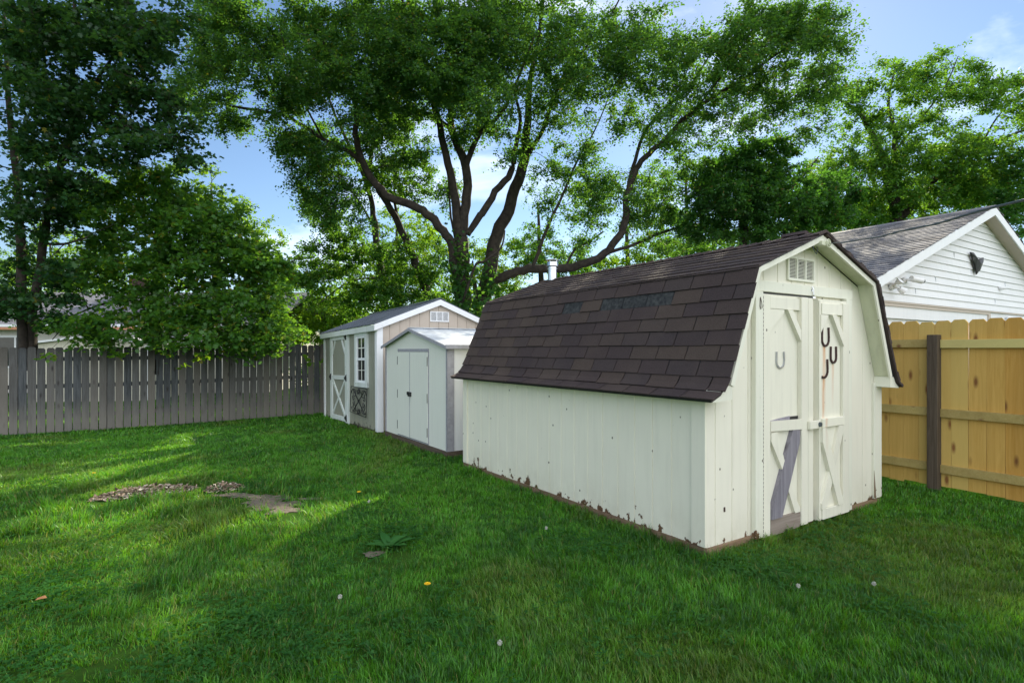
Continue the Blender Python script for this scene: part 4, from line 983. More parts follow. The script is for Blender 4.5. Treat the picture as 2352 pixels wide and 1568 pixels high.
# cable from the barn peak toward the near right
def cable():
    A = local(O, 1.385, -.19, 2.455); B = Vector((1.35, 1.2, 1.945)); mb = MB(); pts = []
    for i in range(41):
        k = i / 40; p = A.lerp(B, k); p.z += -.10 * 4 * k * (1 - k) * .3 + .003 * math.sin(k * 26); pts.append(p)
    for i in range(1, 12): pts.append(B + (B - A).normalized() * .1 * i)
    mb.tube(pts, .0045, 6); tag(mb.build('clothesline', M['cable'], smooth=True), 'grey clothesline cable running from the barn peak over the garage roof', 'cable')
cable()

# ---------------- neighbours beyond the old fence ----------------
def far_house():
    x0, x1, y0, yr, y1 = -30.0, -9.5, 21.5, 25.5, 29.5
    t = thing('neighbour_house', (x0, y0, -.1), 'low pale house with grey roof seen through the leaves beyond the old fence', 'house')
    W = x1 - x0
    m = MB(); m.box(0, W, 0, .2, 0, 2.65); m.box(0, .2, .2, y1 - y0, 0, 2.65); m.box(W - .2, W, .2, y1 - y0, 0, 2.65); m.box(0, W, y1 - y0, y1 - y0 + .2, 0, 2.65); m.build('wall', paint('house_wall', (.62, .60, .55), specks=False), t)
    mb = MB(); rm = M['greyshingle']
    d = yr - y0
    for (ya, za, yb, zb) in ((-.5, 2.5, d, 4.15), (y1 - y0 + .5, 2.5, d, 4.15)):
        mb.prism([(-.4, ya, za), (W + .4, ya, za), (W + .4, yb, zb), (-.4, yb, zb)] if ya < yb else [(-.4, yb, zb), (W + .4, yb, zb), (W + .4, ya, za), (-.4, ya, za)], (0, 0, .08), (.8, 1, 0))
    for k in range(30):
        f = k / 30; mb.prism([(-.4, -.5 + (d + .5) * f, 2.5 + 1.65 * f + .084), (W + .4, -.5 + (d + .5) * f, 2.5 + 1.65 * f + .084), (W + .4, -.5 + (d + .5) * (f + .033), 2.5 + 1.65 * (f + .033) + .081), (-.4, -.5 + (d + .5) * (f + .033), 2.5 + 1.65 * (f + .033) + .081)], (0, 0, .02), (random.random(), 1, 0))
    mb.build('roof', rm, t)
    m = MB(); m.box(-.4, W + .4, -.53, -.501, 2.40, 2.50); m.build('gutter', plain('orange_trim', (.48, .22, .12), .6), t)
    m = MB(); m.box(-.4, W + .4, -.525, -.499, 2.505, 2.60); m.build('fascia', M['fascia'], t)
    for xx in (3.5, 10.2, 15.5):
        f = MB(); f.box(xx, xx + 1.6, -.04, -.001, .95, 2.2); wf = f.build('window', M['fascia'], t); g_ = MB(); g_.box(xx + .08, xx + .76, -.05, -.041, 1.03, 2.12); g_.box(xx + .84, xx + 1.52, -.05, -.041, 1.03, 2.12); g_.build('pane', M['glass'], wf)
    m = MB(); m.box(13.0, 13.6, d - .6, d, 3.6, 4.9); m.build('chimney', M['rust'], t)
far_house()
def outbuilding():
    p = at(215, 800, 18.5); t = thing('white_outbuilding', (p[0], p[1], -.15), 'small off white outbuilding with a low gabled roof beyond the old fence', 'outbuilding', rz=R(8))
    m = MB(); m.prism([(-1.9, 0, 0), (1.7, 0, 0), (1.7, 0, 1.88), (0, 0, 2.12), (-1.9, 0, 1.86)], (0, 2.5, 0)); m.build('wall', paint('outbuilding_wall', (.70, .66, .55), specks=False), t)
    m = MB(); m.prism([(-2.05, -.15, 1.86), (0, -.15, 2.13), (1.85, -.15, 1.88), (1.85, -.15, 1.94), (0, -.15, 2.20), (-2.05, -.15, 1.92)], (0, 2.8, 0)); m.build('roof', M['fascia'], t)
    m = MB(); m.box(1.55, 1.702, -.012, -.001, 0, 1.85); m.build('corner_board', M['fascia'], t)
outbuilding()
def wires():
    for k, (va, vb, lb) in enumerate(((703, 712, 'upper of the two utility wires crossing behind the trees'), (716, 724, 'lower of the two utility wires crossing behind the trees'))):
        A = at(560, va - 8, 32); B = at(760, vb + 10, 32); mb = MB()
        A = A + (A - B) * 1.2; pts = [Vector(A).lerp(Vector(B), i / 20) - Vector((0, 0, .6 * i / 20 * (1 - i / 20))) for i in range(21)]
        mb.tube(pts, .018, 5); tag(mb.build('utility_wire', M['black']), lb, 'wire', 'utility wires')
    p = at(42, 790, 16); m = MB(); m.tube([(p[0], p[1], -.2), (p[0], p[1], CAMH + (HV - 690) / F * 16)], .035, 8); tag(m.build('metal_pole', M['black']), 'thin black pole standing beyond the old fence by the maple trunks', 'pole')
wires()

# ---------------- trees ----------------
def catmull(P, sub=4):
    P = np.array(P); Q = [P[0]]
    for i in range(len(P) - 1):
        p0, p1, p2, p3 = P[max(i - 1, 0)], P[i], P[i + 1], P[min(i + 2, len(P) - 1)]
        for k in range(1, sub + 1):
            t = k / sub; Q.append(.5 * ((2 * p1) + (-p0 + p2) * t + (2 * p0 - 5 * p1 + 4 * p2 - p3) * t * t + (-p0 + 3 * p1 - 3 * p2 + p3) * t ** 3))
    return np.array(Q)
RH = np.array([[0, 0], [.5, .36], [1, 0], [.5, -.36]])                       # simple leaf
MP = np.array([[0, 0], [.18, .42], [.40, .26], [.62, .50], [.66, .20], [1, 0], [.66, -.20], [.62, -.50], [.40, -.26], [.18, -.42]])   # lobed leaf
def leaves_mesh(name, cen, size, mat, parent, col, shape=RH, droop=.35, rs=None):
    rs = rs or rng; n = len(cen); k = len(shape)
    a = rs.uniform(0, 2 * np.pi, n); el = rs.normal(-droop, .45, n)
    d = np.stack([np.cos(a) * np.cos(el), np.sin(a) * np.cos(el), np.sin(el)], 1)
    nrm = rs.normal(0, .6, (n, 3)) + np.array([0, 0, 1.0]); s = np.cross(nrm, d); s /= np.linalg.norm(s, axis=1)[:, None] + 1e-9
    sz = size * rs.uniform(.6, 1.3, n)
    V = cen[:, None, :] + sz[:, None, None] * (shape[None, :, 0:1] * d[:, None, :] + shape[None, :, 1:2] * s[:, None, :])
    Fc = (np.arange(n) * k)[:, None] + np.arange(k)[None, :]
    return mesh_np(name, V.reshape(-1, 3), Fc, col, mat, parent)
LEAFK, CLK = 2.0, 1.5
def tree(name, label, limbs, blobs, leaf=.1, per=90, mat=None, bark=None, shape=RH, seed=1, group=None, crad=.38, cat='tree', ck=1.0, flat=.55, twig=.011, yellow=.02, base=None, tone=0.0, px=True, ivy=None):
    rs = np.random.default_rng(seed); r = random.Random(seed)
    per = int(per * LEAFK); leaf = leaf * .78
    conv = (lambda q: at(q[0], q[1], q[2])) if px else (lambda q: np.array(q[:3]))
    L0 = [np.array([conv(q) for q in l]) for l in limbs]; b0 = base if base is not None else L0[0][0]
    g0 = np.array([b0[0], b0[1], float(gz(b0[0], b0[1])) - .05])
    t = thing(name, tuple(g0), label, cat, group)
    tm = MB(); nodes = []
    for l, q in zip(L0, limbs):
        rad = np.array([k[3] for k in q]); P = catmull(l); rr = np.interp(np.linspace(0, 1, len(P)), np.linspace(0, 1, len(rad)), rad) * .88
        P = P + rs.normal(0, 1, P.shape) * (rr * .13)[:, None]; P[0] = l[0]
        tm.tube([tuple(p - g0) for p in P], list(rr), 9 if rr[0] > .06 else 6, (r.random(), 1, 0)); nodes += [(p, w) for p, w in zip(P, rr)]
    NP = np.array([p for p, w in nodes]); NR = np.array([w for p, w in nodes])
    cl = []
    for (u, v, ru, rv, Y, ry, n) in blobs:
        n = max(2, int(n * CLK * ck))
        d = rs.normal(0, 1, (n, 3)); d /= np.linalg.norm(d, axis=1)[:, None]; d *= rs.uniform(.15, 1, n)[:, None] ** .45
        if px:
            yy = Y + d[:, 1] * ry; uu = u + d[:, 0] * ru; vv = v + d[:, 2] * rv
            cl.append(np.stack([(uu - 1176) / F * yy, yy, CAMH + (HV - vv) / F * yy], 1))
        else: cl.append(np.array([u, v, Y]) + d * np.array([ru, rv, ry]))
    cl = np.concatenate(cl); cl[:, 2] = np.maximum(cl[:, 2], .5)
    # grow twigs: nearest cluster first, each joins the closest existing wood
    dist = np.array([np.min(np.linalg.norm(NP - c, axis=1)) for c in cl]); order = np.argsort(dist)
    tw = MB(); NPl = [p for p in NP]; 
    arr = np.empty((len(NP) + len(cl) * 3, 3)); arr[:len(NP)] = NP; cnt = len(NP); wr = np.empty(len(arr)); wr[:cnt] = NR
    cd = []
    for i in order:
        c = cl[i]; D = np.linalg.norm(arr[:cnt] - c, axis=1) + .25 * np.maximum(0, arr[:cnt, 2] - c[2]); j = int(np.argmin(D)); p = arr[j]; dd = c - p; ln = np.linalg.norm(dd); cd.append(dd / (ln + 1e-6))
        if ln > .05:
            mid1 = p + dd * .35 + rs.normal(0, .06, 3) * ln + np.array([0, 0, .05 * ln]); mid2 = p + dd * .7 + rs.normal(0, .06, 3) * ln + np.array([0, 0, .07 * ln])
            w0 = min(wr[j] * .7, twig * (1 + ln * .9)); w1 = max(.004, w0 * .45)
            tw.tube([tuple(p - g0), tuple(mid1 - g0), tuple(mid2 - g0), tuple(c - g0)], [w0, w0 * .8, w0 * .62, w1], 4, (.4, 1, 0), cap=False)
            for q, w in ((mid1, w0 * .8), (mid2, w0 * .62), (c, w1)): arr[cnt] = q; wr[cnt] = w; cnt += 1
    cd2 = np.empty_like(cl); cd2[order] = np.array(cd)
    # leaf sprays
    nt_ = 7; nC = len(cl); cnt_l = per // nt_
    dirs = rs.normal(0, 1, (nC, nt_, 3)) * np.array([1, 1, flat]) + cd2[:, None, :] * .7 + np.array([0, 0, -.15]); dirs /= np.linalg.norm(dirs, axis=2)[:, :, None]
    lens = crad * rs.uniform(.5, 1.35, (nC, nt_)) * rs.uniform(.7, 1.25, (nC, 1))
    tt = rs.uniform(.12, 1, (nC, nt_, cnt_l))
    P = cl[:, None, None, :] + dirs[:, :, None, :] * (lens[:, :, None] * tt)[..., None]; P = P + rs.normal(0, crad * .11, P.shape); P[..., 2] -= .12 * crad * (tt ** 2)
    ends = cl[:, None, :] + dirs * lens[..., None]
    keep = rs.random(P.shape[:3]) < np.clip(rs.uniform(.55, 1.25, (nC, 1, 1)), 0, 1)
    ctone = rs.normal(0, .13, (nC, 1, 1)); col0 = np.clip(.45 + tone + ctone + rs.normal(0, .17, P.shape[:3]), 0, 1)
    yl = (rs.random(P.shape[:3]) < yellow) * rs.uniform(.3, 1, P.shape[:3])
    cols = np.stack([col0, np.ones_like(col0), yl], -1)[keep]; cen = P[keep] - g0
    mt = bark or M['bark']; nb0 = len(tm.v); tm.v += tw.v; tm.f += [tuple(i + nb0 for i in f) for f in tw.f]; tm.c += tw.c; tk = tm.build('trunk', mt, t, smooth=True)
    # twigs as thin 3-sided spikes, vectorised
    A = np.repeat(cl[:, None, :], nt_, 1).reshape(-1, 3) - g0; B = ends.reshape(-1, 3) - g0; dv = B - A; s1 = np.cross(dv, [0.3, .2, 1.0]); s1 /= np.linalg.norm(s1, axis=1)[:, None] + 1e-9; s2 = np.cross(dv, s1); s2 /= np.linalg.norm(s2, axis=1)[:, None] + 1e-9
    wv = .0045; TV = np.stack([A + s1 * wv, A - s1 * wv * .5 + s2 * wv * .87, A - s1 * wv * .5 - s2 * wv * .87, B], 1); nb = len(A); bi = (np.arange(nb) * 4)[:, None]
    TF = np.concatenate([bi + np.array([[0, 1, 3]]), bi + np.array([[1, 2, 3]]), bi + np.array([[2, 0, 3]])])
    mesh_np('twigs', TV.reshape(-1, 3), TF, np.full((len(TF), 3), .4), mt, t)
    if ivy:
        iv = []
        for (u, v, ru, rv, Y, n) in ivy: iv.append(np.stack([at(u, v, Y)[0] + rs.normal(0, ru / F * Y, n), Y + rs.normal(-.15, .25, n), CAMH + (HV - v) / F * Y + rs.normal(0, rv / F * Y, n)], 1) - g0)
        iv = np.concatenate(iv); ic = np.stack([rs.uniform(0, .6, len(iv)), np.ones(len(iv)), np.zeros(len(iv))], 1); leaves_mesh('ivy', iv, .12, mat, t, ic, MP, rs=rs)
    leaves_mesh('crown', cen, leaf, mat, t, cols, shape, rs=rs)
    return t

LM = leaf_mat('leaf_silver_maple', (.019, .086, .025), (.055, .158, .034), (.18, .40, .034), .54)
LD = leaf_mat('leaf_dark_maple', (.014, .070, .020), (.044, .140, .026), (.12, .32, .022), .5, yellow=(.20, .13, .04))
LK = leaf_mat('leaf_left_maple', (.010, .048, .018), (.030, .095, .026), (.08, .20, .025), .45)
LB = leaf_mat('leaf_bright', (.05, .15, .012), (.10, .24, .018), (.30, .52, .02), .55)
LR = leaf_mat('leaf_right', (.028, .105, .020), (.07, .19, .026), (.22, .46, .028), .52)

Y = 17.0
tree('silver_maple', 'tall dark many limbed tree with forked trunk rising behind the garden shed', [
    [(1062, 850, Y, .34), (1062, 720, Y, .31), (1060, 620, Y, .27), (1058, 545, Y, .24)],
    [(1058, 548, Y, .19), (1046, 470, Y, .155), (1038, 410, Y - .2, .14), (1020, 340, Y - .3, .12), (1008, 280, Y - .4, .11), (985, 200, Y - .7, .09), (955, 120, Y - 1, .07), (930, 30, Y - 1.3, .055), (900, -110, Y - 1.8, .03)],
    [(1058, 548, Y, .19), (1070, 470, Y, .17), (1070, 385, Y, .15), (1042, 310, Y + .2, .13), (1035, 260, Y + .2, .12), (1050, 180, Y, .085), (1090, 100, Y - .4, .06), (1120, 0, Y - .6, .045), (1150, -120, Y - 1, .03)],
    [(1070, 385, Y, .11), (1100, 310, Y - .4, .085), (1150, 262, Y - .8, .06), (1190, 180, Y - 1.2, .04), (1230, 80, Y - 1.5, .025)],
    [(1035, 262, Y + .2, .08), (1022, 180, Y + .3, .06), (1030, 60, Y + .4, .045), (1040, -80, Y + .3, .03)],
    [(1040, 300, Y, .085), (976, 259, Y - .4, .075), (931, 259, Y - .6, .07), (882, 243, Y - .9, .06), (837, 211, Y - 1.2, .05), (800, 165, Y - 1.5, .04), (740, 110, Y - 1.8, .028)],
    [(1052, 640, Y, .17), (1035, 562, Y - .2, .155), (1012, 522, Y - .3, .15), (981, 490, Y - .4, .145), (940, 470, Y - .5, .14), (895, 454, Y - .6, .13), (859, 418, Y - .7, .125), (837, 382, Y - .8, .115), (823, 342, Y - .9, .105), (816, 300, Y - 1, .09), (819, 255, Y - 1, .075), (805, 202, Y - 1.1, .06), (800, 80, Y - 1.2, .045), (790, -80, Y - 1.3, .03)],
    [(830, 372, Y - .8, .075), (805, 350, Y - .9, .07), (783, 342, Y - 1, .065), (742, 319, Y - 1.1, .06), (693, 288, Y - 1.2, .055), (652, 265, Y - 1.3, .05), (607, 256, Y - 1.4, .045), (549, 247, Y - 1.5, .04), (520, 244, Y - 1.6, .03)],
    [(652, 265, Y - 1.3, .04), (630, 210, Y - 1.4, .033), (600, 140, Y - 1.5, .027), (560, 80, Y - 1.7, .02), (500, 20, Y - 1.9, .014)],
    [(742, 319, Y - 1.1, .035), (700, 240, Y - 1.4, .028), (670, 160, Y - 1.8, .02), (640, 60, Y - 2, .014)],
    [(1074, 540, Y, .10), (1090, 512, Y, .12), (1107, 490, Y, .125), (1138, 441, Y, .12), (1174, 396, Y, .11), (1182, 350, Y, .085), (1195, 280, Y - .2, .06), (1180, 200, Y - .5, .04)],
    [(1055, 640, Y + .2, .05), (1048, 560, Y + .3, .045), (1036, 500, Y + .3, .04), (1030, 420, Y + .3, .03)],
    [(1062, 700, Y - .3, .05), (1090, 612, Y - .6, .045), (1112, 600, Y - .7, .04), (1150, 570, Y - .8, .035), (1160, 530, Y - .8, .02)],
], [
    (470, 190, 70, 80, 15.4, 1, 26), (440, 215, 50, 40, 15.3, .7, 8), (545, 100, 95, 100, 15.5, 1.3, 50), (500, 20, 60, 50, 15.3, 1.2, 20), (530, 265, 40, 30, 15.4, .5, 8), (690, 130, 110, 130, 15.4, 2, 85), (640, 240, 60, 50, 15.5, 1, 10), (840, 110, 130, 130, 15.4, 2.2, 110), (860, 250, 90, 70, 16, 1.8, 32),
    (700, 345, 85, 50, 16, 1.2, 26), (660, 315, 40, 30, 15.8, .6, 7), (745, 420, 75, 45, 16.4, 1.2, 22), (790, 480, 70, 40, 16.6, 1.2, 16), (990, 110, 140, 125, 15.6, 2.4, 115), (920, 330, 80, 60, 16.8, 1.6, 24), (1110, 200, 90, 90, 15.6, 2, 55), (1000, 430, 55, 50, 17.8, .8, 9), (1120, 60, 90, 70, 15.4, 2, 45),
    (960, 210, 80, 60, 16.4, 2, 28), (700, -110, 260, 90, 15.2, 2.5, 70), (1000, -150, 240, 110, 15.4, 3, 90), (1090, 320, 70, 40, 17, 1, 12), (900, 560, 60, 40, 18, 1, 8)],
    leaf=.098, per=112, crad=.50, mat=LM, seed=21, ivy=[(1062, 650, 16, 50, Y - .1, 900), (1062, 740, 30, 30, Y - .2, 900), (1100, 735, 45, 25, Y - .1, 700), (1122, 650, 10, 30, Y + .8, 300)])

Y = 18.0
tree('leaning_maple', 'leaning tree with a long sweeping low limb arching right over the barn roof', [
    [(1112, 840, Y, .33), (1114, 720, Y, .30), (1118, 660, Y, .27), (1134, 562, Y, .24), (1165, 486, Y, .22), (1192, 418, Y, .20), (1206, 351, Y - .2, .17), (1212, 270, Y - .4, .13), (1218, 190, Y - .7, .10), (1240, 60, Y - 1.2, .06), (1255, -90, Y - 1.8, .035)],
    [(1204, 370, Y - .2, .10), (1225, 335, Y - .4, .085), (1246, 300, Y - .6, .075), (1269, 234, Y - .9, .06), (1295, 171, Y - 1.2, .05), (1332, 125, Y - 1.5, .04), (1400, 40, Y - 2, .028), (1450, -60, Y - 2.3, .018)],
    [(1124, 648, Y, .17), (1160, 634, Y - .3, .165), (1201, 621, Y - .5, .155), (1260, 616, Y - .9, .15), (1320, 613, Y - 1.2, .145), (1376, 592, Y - 1.5, .135), (1416, 552, Y - 1.7, .125), (1436, 505, Y - 1.8, .115), (1441, 445, Y - 1.8, .11), (1458, 398, Y - 1.8, .10), (1480, 362, Y - 1.9, .09), (1526, 322, Y - 2, .08), (1576, 268, Y - 2.1, .07), (1651, 215, Y - 2.2, .055), (1711, 180, Y - 2.2, .045), (1776, 130, Y - 2.3, .033), (1851, 80, Y - 2.4, .02)],
    [(1445, 420, Y - 1.8, .07), (1458, 370, Y - 1.6, .062), (1470, 330, Y - 1.5, .055), (1490, 290, Y - 1.4, .05), (1530, 245, Y - 1.4, .042), (1591, 190, Y - 1.3, .033), (1650, 90, Y - 1.3, .022)],
    [(1390, 582, Y - 1.5, .06), (1425, 572, Y - 1.4, .058), (1456, 562, Y - 1.2, .055), (1526, 532, Y - 1, .048), (1601, 515, Y - .9, .04), (1676, 500, Y - .8, .03), (1790, 492, Y - .8, .015)],
    [(1224, 617, Y - .7, .07), (1240, 570, Y - .8, .062), (1256, 525, Y - .9, .055), (1291, 450, Y - 1, .045), (1326, 370, Y - 1.1, .035), (1366, 300, Y - 1.2, .025), (1400, 220, Y - 1.3, .016)],
    [(1299, 612, Y - 1, .05), (1321, 572, Y - .8, .045), (1350, 556, Y - .7, .04), (1386, 532, Y - .6, .028)],
    [(1560, 285, Y - 2.1, .04), (1610, 235, Y - 2.5, .032), (1690, 130, Y - 3, .022), (1750, 30, Y - 3.3, .014)],
    [(1600, 515, Y - .9, .025), (1640, 540, Y - 1.2, .02), (1700, 560, Y - 1.4, .012)],
], [
    (1215, 70, 110, 110, 16, 2, 88), (1290, 220, 80, 90, 16.6, 1.8, 45), (1180, 320, 60, 50, 17, 1.2, 14), (1370, 110, 110, 110, 15.8, 2, 80), (1480, 120, 90, 110, 15.8, 2, 55), (1610, 150, 110, 95, 15.6, 1.8, 58), (1740, 90, 100, 90, 15.4, 1.8, 75), (1850, 60, 85, 55, 15.2, 1.4, 42), (1900, 95, 50, 40, 15.2, 1, 12), (1700, 240, 110, 70, 15.8, 1.6, 38),
    (1560, 290, 100, 70, 16, 1.6, 38), (1810, 190, 90, 50, 15.6, 1.2, 30), (1890, 190, 60, 60, 15.8, 1.2, 18), (1860, 280, 60, 40, 16, 1, 12), (1335, 380, 75, 75, 16.8, 1.2, 24), (1470, 430, 80, 65, 16.6, 1.4, 24), (1395, 500, 70, 30, 16.8, .8, 10), (1280, 480, 50, 40, 17, .8, 9), (1260, -120, 240, 90, 15.5, 2.5, 65), (1680, -90, 260, 70, 14.8, 2.4, 60), (1410, 260, 60, 60, 16.4, 1.2, 16), (1600, 400, 70, 50, 17, 1.2, 18), (1500, 500, 70, 40, 17, 1, 14), (1380, 440, 60, 50, 17, 1, 14), (1250, 400, 50, 50, 17.4, 1, 10), (1520, 560, 60, 22, 17, .6, 7), (1330, 560, 50, 20, 17, .6, 6)],
    leaf=.098, per=84, crad=.50, mat=LM, seed=22, ck=.86)

Y = 19.5
tree('slender_maple', 'slender pale trunked tree, leftmost of the trunks behind the garden shed', [
    [(884, 850, Y, .17), (882, 675, Y, .15), (866, 562, Y, .13), (860, 508, Y, .115), (850, 450, Y, .10), (832, 395, Y, .085), (800, 330, Y, .065), (760, 240, Y - .3, .045), (720, 120, Y - .6, .025)],
    [(862, 530, Y, .05), (830, 470, Y, .04), (790, 420, Y, .03), (740, 370, Y, .018)], [(878, 640, Y, .045), (830, 640, Y - .3, .035), (780, 660, Y - .6, .025), (730, 700, Y - .8, .012)]],
    [(760, 330, 80, 60, 19, 1.5, 24), (730, 480, 55, 40, 19.4, 1.2, 14), (780, 590, 70, 60, 19, 1.3, 28), (740, 650, 60, 50, 19, 1.3, 24), (820, 680, 60, 45, 19, 1.2, 22), (720, 590, 40, 30, 19, .8, 9), (800, 520, 50, 40, 19.5, 1, 11), (690, 640, 30, 25, 18.6, .6, 6)], leaf=.11, per=84, mat=LR, bark=M['barklight'], seed=23, tone=.12)
Y = 18.6
tree('ivy_clad_maple', 'dark leaning trunked tree between the slender trunk and the forked tree', [
    [(992, 850, Y, .19), (984, 690, Y, .17), (962, 620, Y, .155), (936, 562, Y, .14), (909, 500, Y, .13), (891, 468, Y, .12), (866, 430, Y, .10), (850, 370, Y, .08), (880, 250, Y, .055), (900, 120, Y, .03)],
    [(915, 515, Y, .06), (905, 440, Y + .2, .045), (920, 360, Y + .3, .03), (950, 280, Y + .3, .02)]],
    [(930, 420, 70, 60, 18.6, 1.3, 24), (940, 640, 70, 50, 18.4, 1.2, 30), (880, 690, 70, 45, 18, 1.2, 28), (900, 590, 40, 40, 18.6, .8, 10), (1010, 600, 35, 50, 18.8, 1, 12), (870, 400, 50, 50, 18.8, 1, 12), (990, 700, 60, 35, 17.8, .9, 20), (880, 280, 80, 80, 18.8, 1.6, 24)], leaf=.105, per=84, mat=LR, seed=24)

Y = 17.0
tree('dark_bushy_tree', 'dense dark tree just left of the garage roof', [
    [(1708, 850, Y, .2), (1708, 560, Y, .16), (1706, 500, Y, .13), (1700, 430, Y, .09), (1690, 360, Y, .05)], [(1706, 520, Y, .07), (1760, 470, Y, .055), (1830, 420, Y, .04), (1880, 360, Y, .02)], [(1706, 510, Y, .06), (1650, 460, Y, .05), (1590, 420, Y, .03)]],
    [(1690, 430, 110, 80, 16.8, 1.6, 100), (1800, 450, 100, 75, 17, 1.6, 80), (1890, 480, 70, 55, 17.4, 1.3, 42), (1600, 500, 70, 45, 17, 1.2, 28), (1750, 350, 90, 40, 17, 1.2, 26), (1700, 530, 130, 25, 16.8, 1, 30), (1930, 430, 50, 45, 17.6, 1, 16)], leaf=.11, per=98, mat=LD, seed=25, tone=.1)

Y = 22.0
tree('spreading_tree', 'airy tree with spreading limbs at the right beyond the garage', [
    [(2062, 850, Y, .30), (2058, 500, Y, .25), (2046, 425, Y, .2), (2026, 360, Y, .16), (2001, 310, Y, .12), (1974, 260, Y, .08), (1916, 222, Y, .03)],
    [(2054, 450, Y, .14), (2053, 350, Y, .11), (2056, 300, Y, .09), (2040, 240, Y, .06), (2060, 140, Y, .03)], [(2070, 500, Y, .16), (2106, 455, Y, .14), (2151, 410, Y, .12), (2206, 385, Y, .10), (2251, 345, Y, .08), (2301, 320, Y, .06), (2370, 290, Y, .03)],
    [(2251, 345, Y, .05), (2290, 270, Y, .035), (2352, 210, Y, .02)], [(2053, 350, Y, .06), (2110, 280, Y, .045), (2170, 200, Y, .03), (2200, 130, Y, .015)], [(2206, 385, Y, .05), (2300, 360, Y - .5, .035), (2400, 350, Y - 1, .02)]],
    [(2070, 190, 80, 60, 21.5, 1.8, 26), (2190, 180, 100, 70, 21.5, 2, 42), (2310, 210, 80, 60, 21.5, 1.8, 26), (2020, 330, 90, 80, 22, 2, 42), (2140, 320, 100, 80, 21.8, 2, 55), (2270, 340, 90, 60, 21.6, 1.8, 30), (2120, 430, 120, 50, 22, 2, 44), (2290, 430, 90, 60, 22, 1.8, 40), (2360, 300, 60, 60, 21, 1.5, 16), (2000, 420, 90, 60, 22, 1.5, 44), (1930, 380, 50, 50, 22, 1.3, 20), (2200, 400, 150, 50, 22, 1.8, 50), (1990, 240, 60, 50, 22, 1.2, 16), (1930, 220, 40, 30, 22, 1, 9), (2000, 500, 80, 35, 22, 1.3, 24), (2100, 510, 90, 30, 22, 1.3, 20)],
    leaf=.13, per=98, crad=.58, mat=LR, bark=M['bark'], seed=26, tone=.08, ck=.66)

Y = 12.4
tree('dark_maple', 'tall dark twin trunked maple at the left edge behind the old fence', [
    [(55, 850, Y, .12), (52, 700, Y, .11), (47, 560, Y, .10), (40, 420, Y, .085), (25, 300, Y, .07), (15, 150, Y, .05), (8, -20, Y, .03), (0, -150, Y, .02)],
    [(68, 850, Y + .1, .13), (72, 740, Y + .1, .115), (88, 640, Y + .1, .10), (104, 540, Y, .09), (112, 470, Y, .085), (140, 380, Y, .075), (160, 320, Y, .07), (164, 240, Y, .065), (168, 120, Y, .05), (172, -20, Y, .035), (176, -150, Y, .02)],
    [(160, 322, Y, .05), (190, 260, Y - .1, .042), (220, 190, Y - .2, .036), (262, 130, Y - .3, .03), (320, 70, Y - .4, .02), (380, 20, Y - .5, .012)],
    [(135, 390, Y, .04), (200, 330, Y - .3, .03), (290, 290, Y - .6, .022), (400, 320, Y - .8, .012)], [(105, 560, Y, .035), (150, 560, Y - .2, .03), (200, 545, Y - .4, .018)], [(45, 520, Y, .03), (20, 460, Y, .025), (-20, 420, Y, .015)]],
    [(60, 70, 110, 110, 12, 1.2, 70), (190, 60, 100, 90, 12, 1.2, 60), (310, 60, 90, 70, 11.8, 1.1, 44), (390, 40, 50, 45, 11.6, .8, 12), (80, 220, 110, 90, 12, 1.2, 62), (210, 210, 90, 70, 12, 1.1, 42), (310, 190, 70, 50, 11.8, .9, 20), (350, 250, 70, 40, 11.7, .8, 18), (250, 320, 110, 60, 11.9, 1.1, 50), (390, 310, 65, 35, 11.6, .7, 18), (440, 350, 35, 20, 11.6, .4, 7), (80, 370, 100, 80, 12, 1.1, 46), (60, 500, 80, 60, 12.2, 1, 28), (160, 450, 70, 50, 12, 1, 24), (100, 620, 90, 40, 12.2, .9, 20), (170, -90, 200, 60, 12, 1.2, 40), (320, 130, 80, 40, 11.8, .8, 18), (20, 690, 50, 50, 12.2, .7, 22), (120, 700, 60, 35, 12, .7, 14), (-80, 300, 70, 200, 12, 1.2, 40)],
    leaf=.118, per=56, crad=.46, mat=LK, shape=MP, seed=27, yellow=.01, ck=.50, flat=.28)

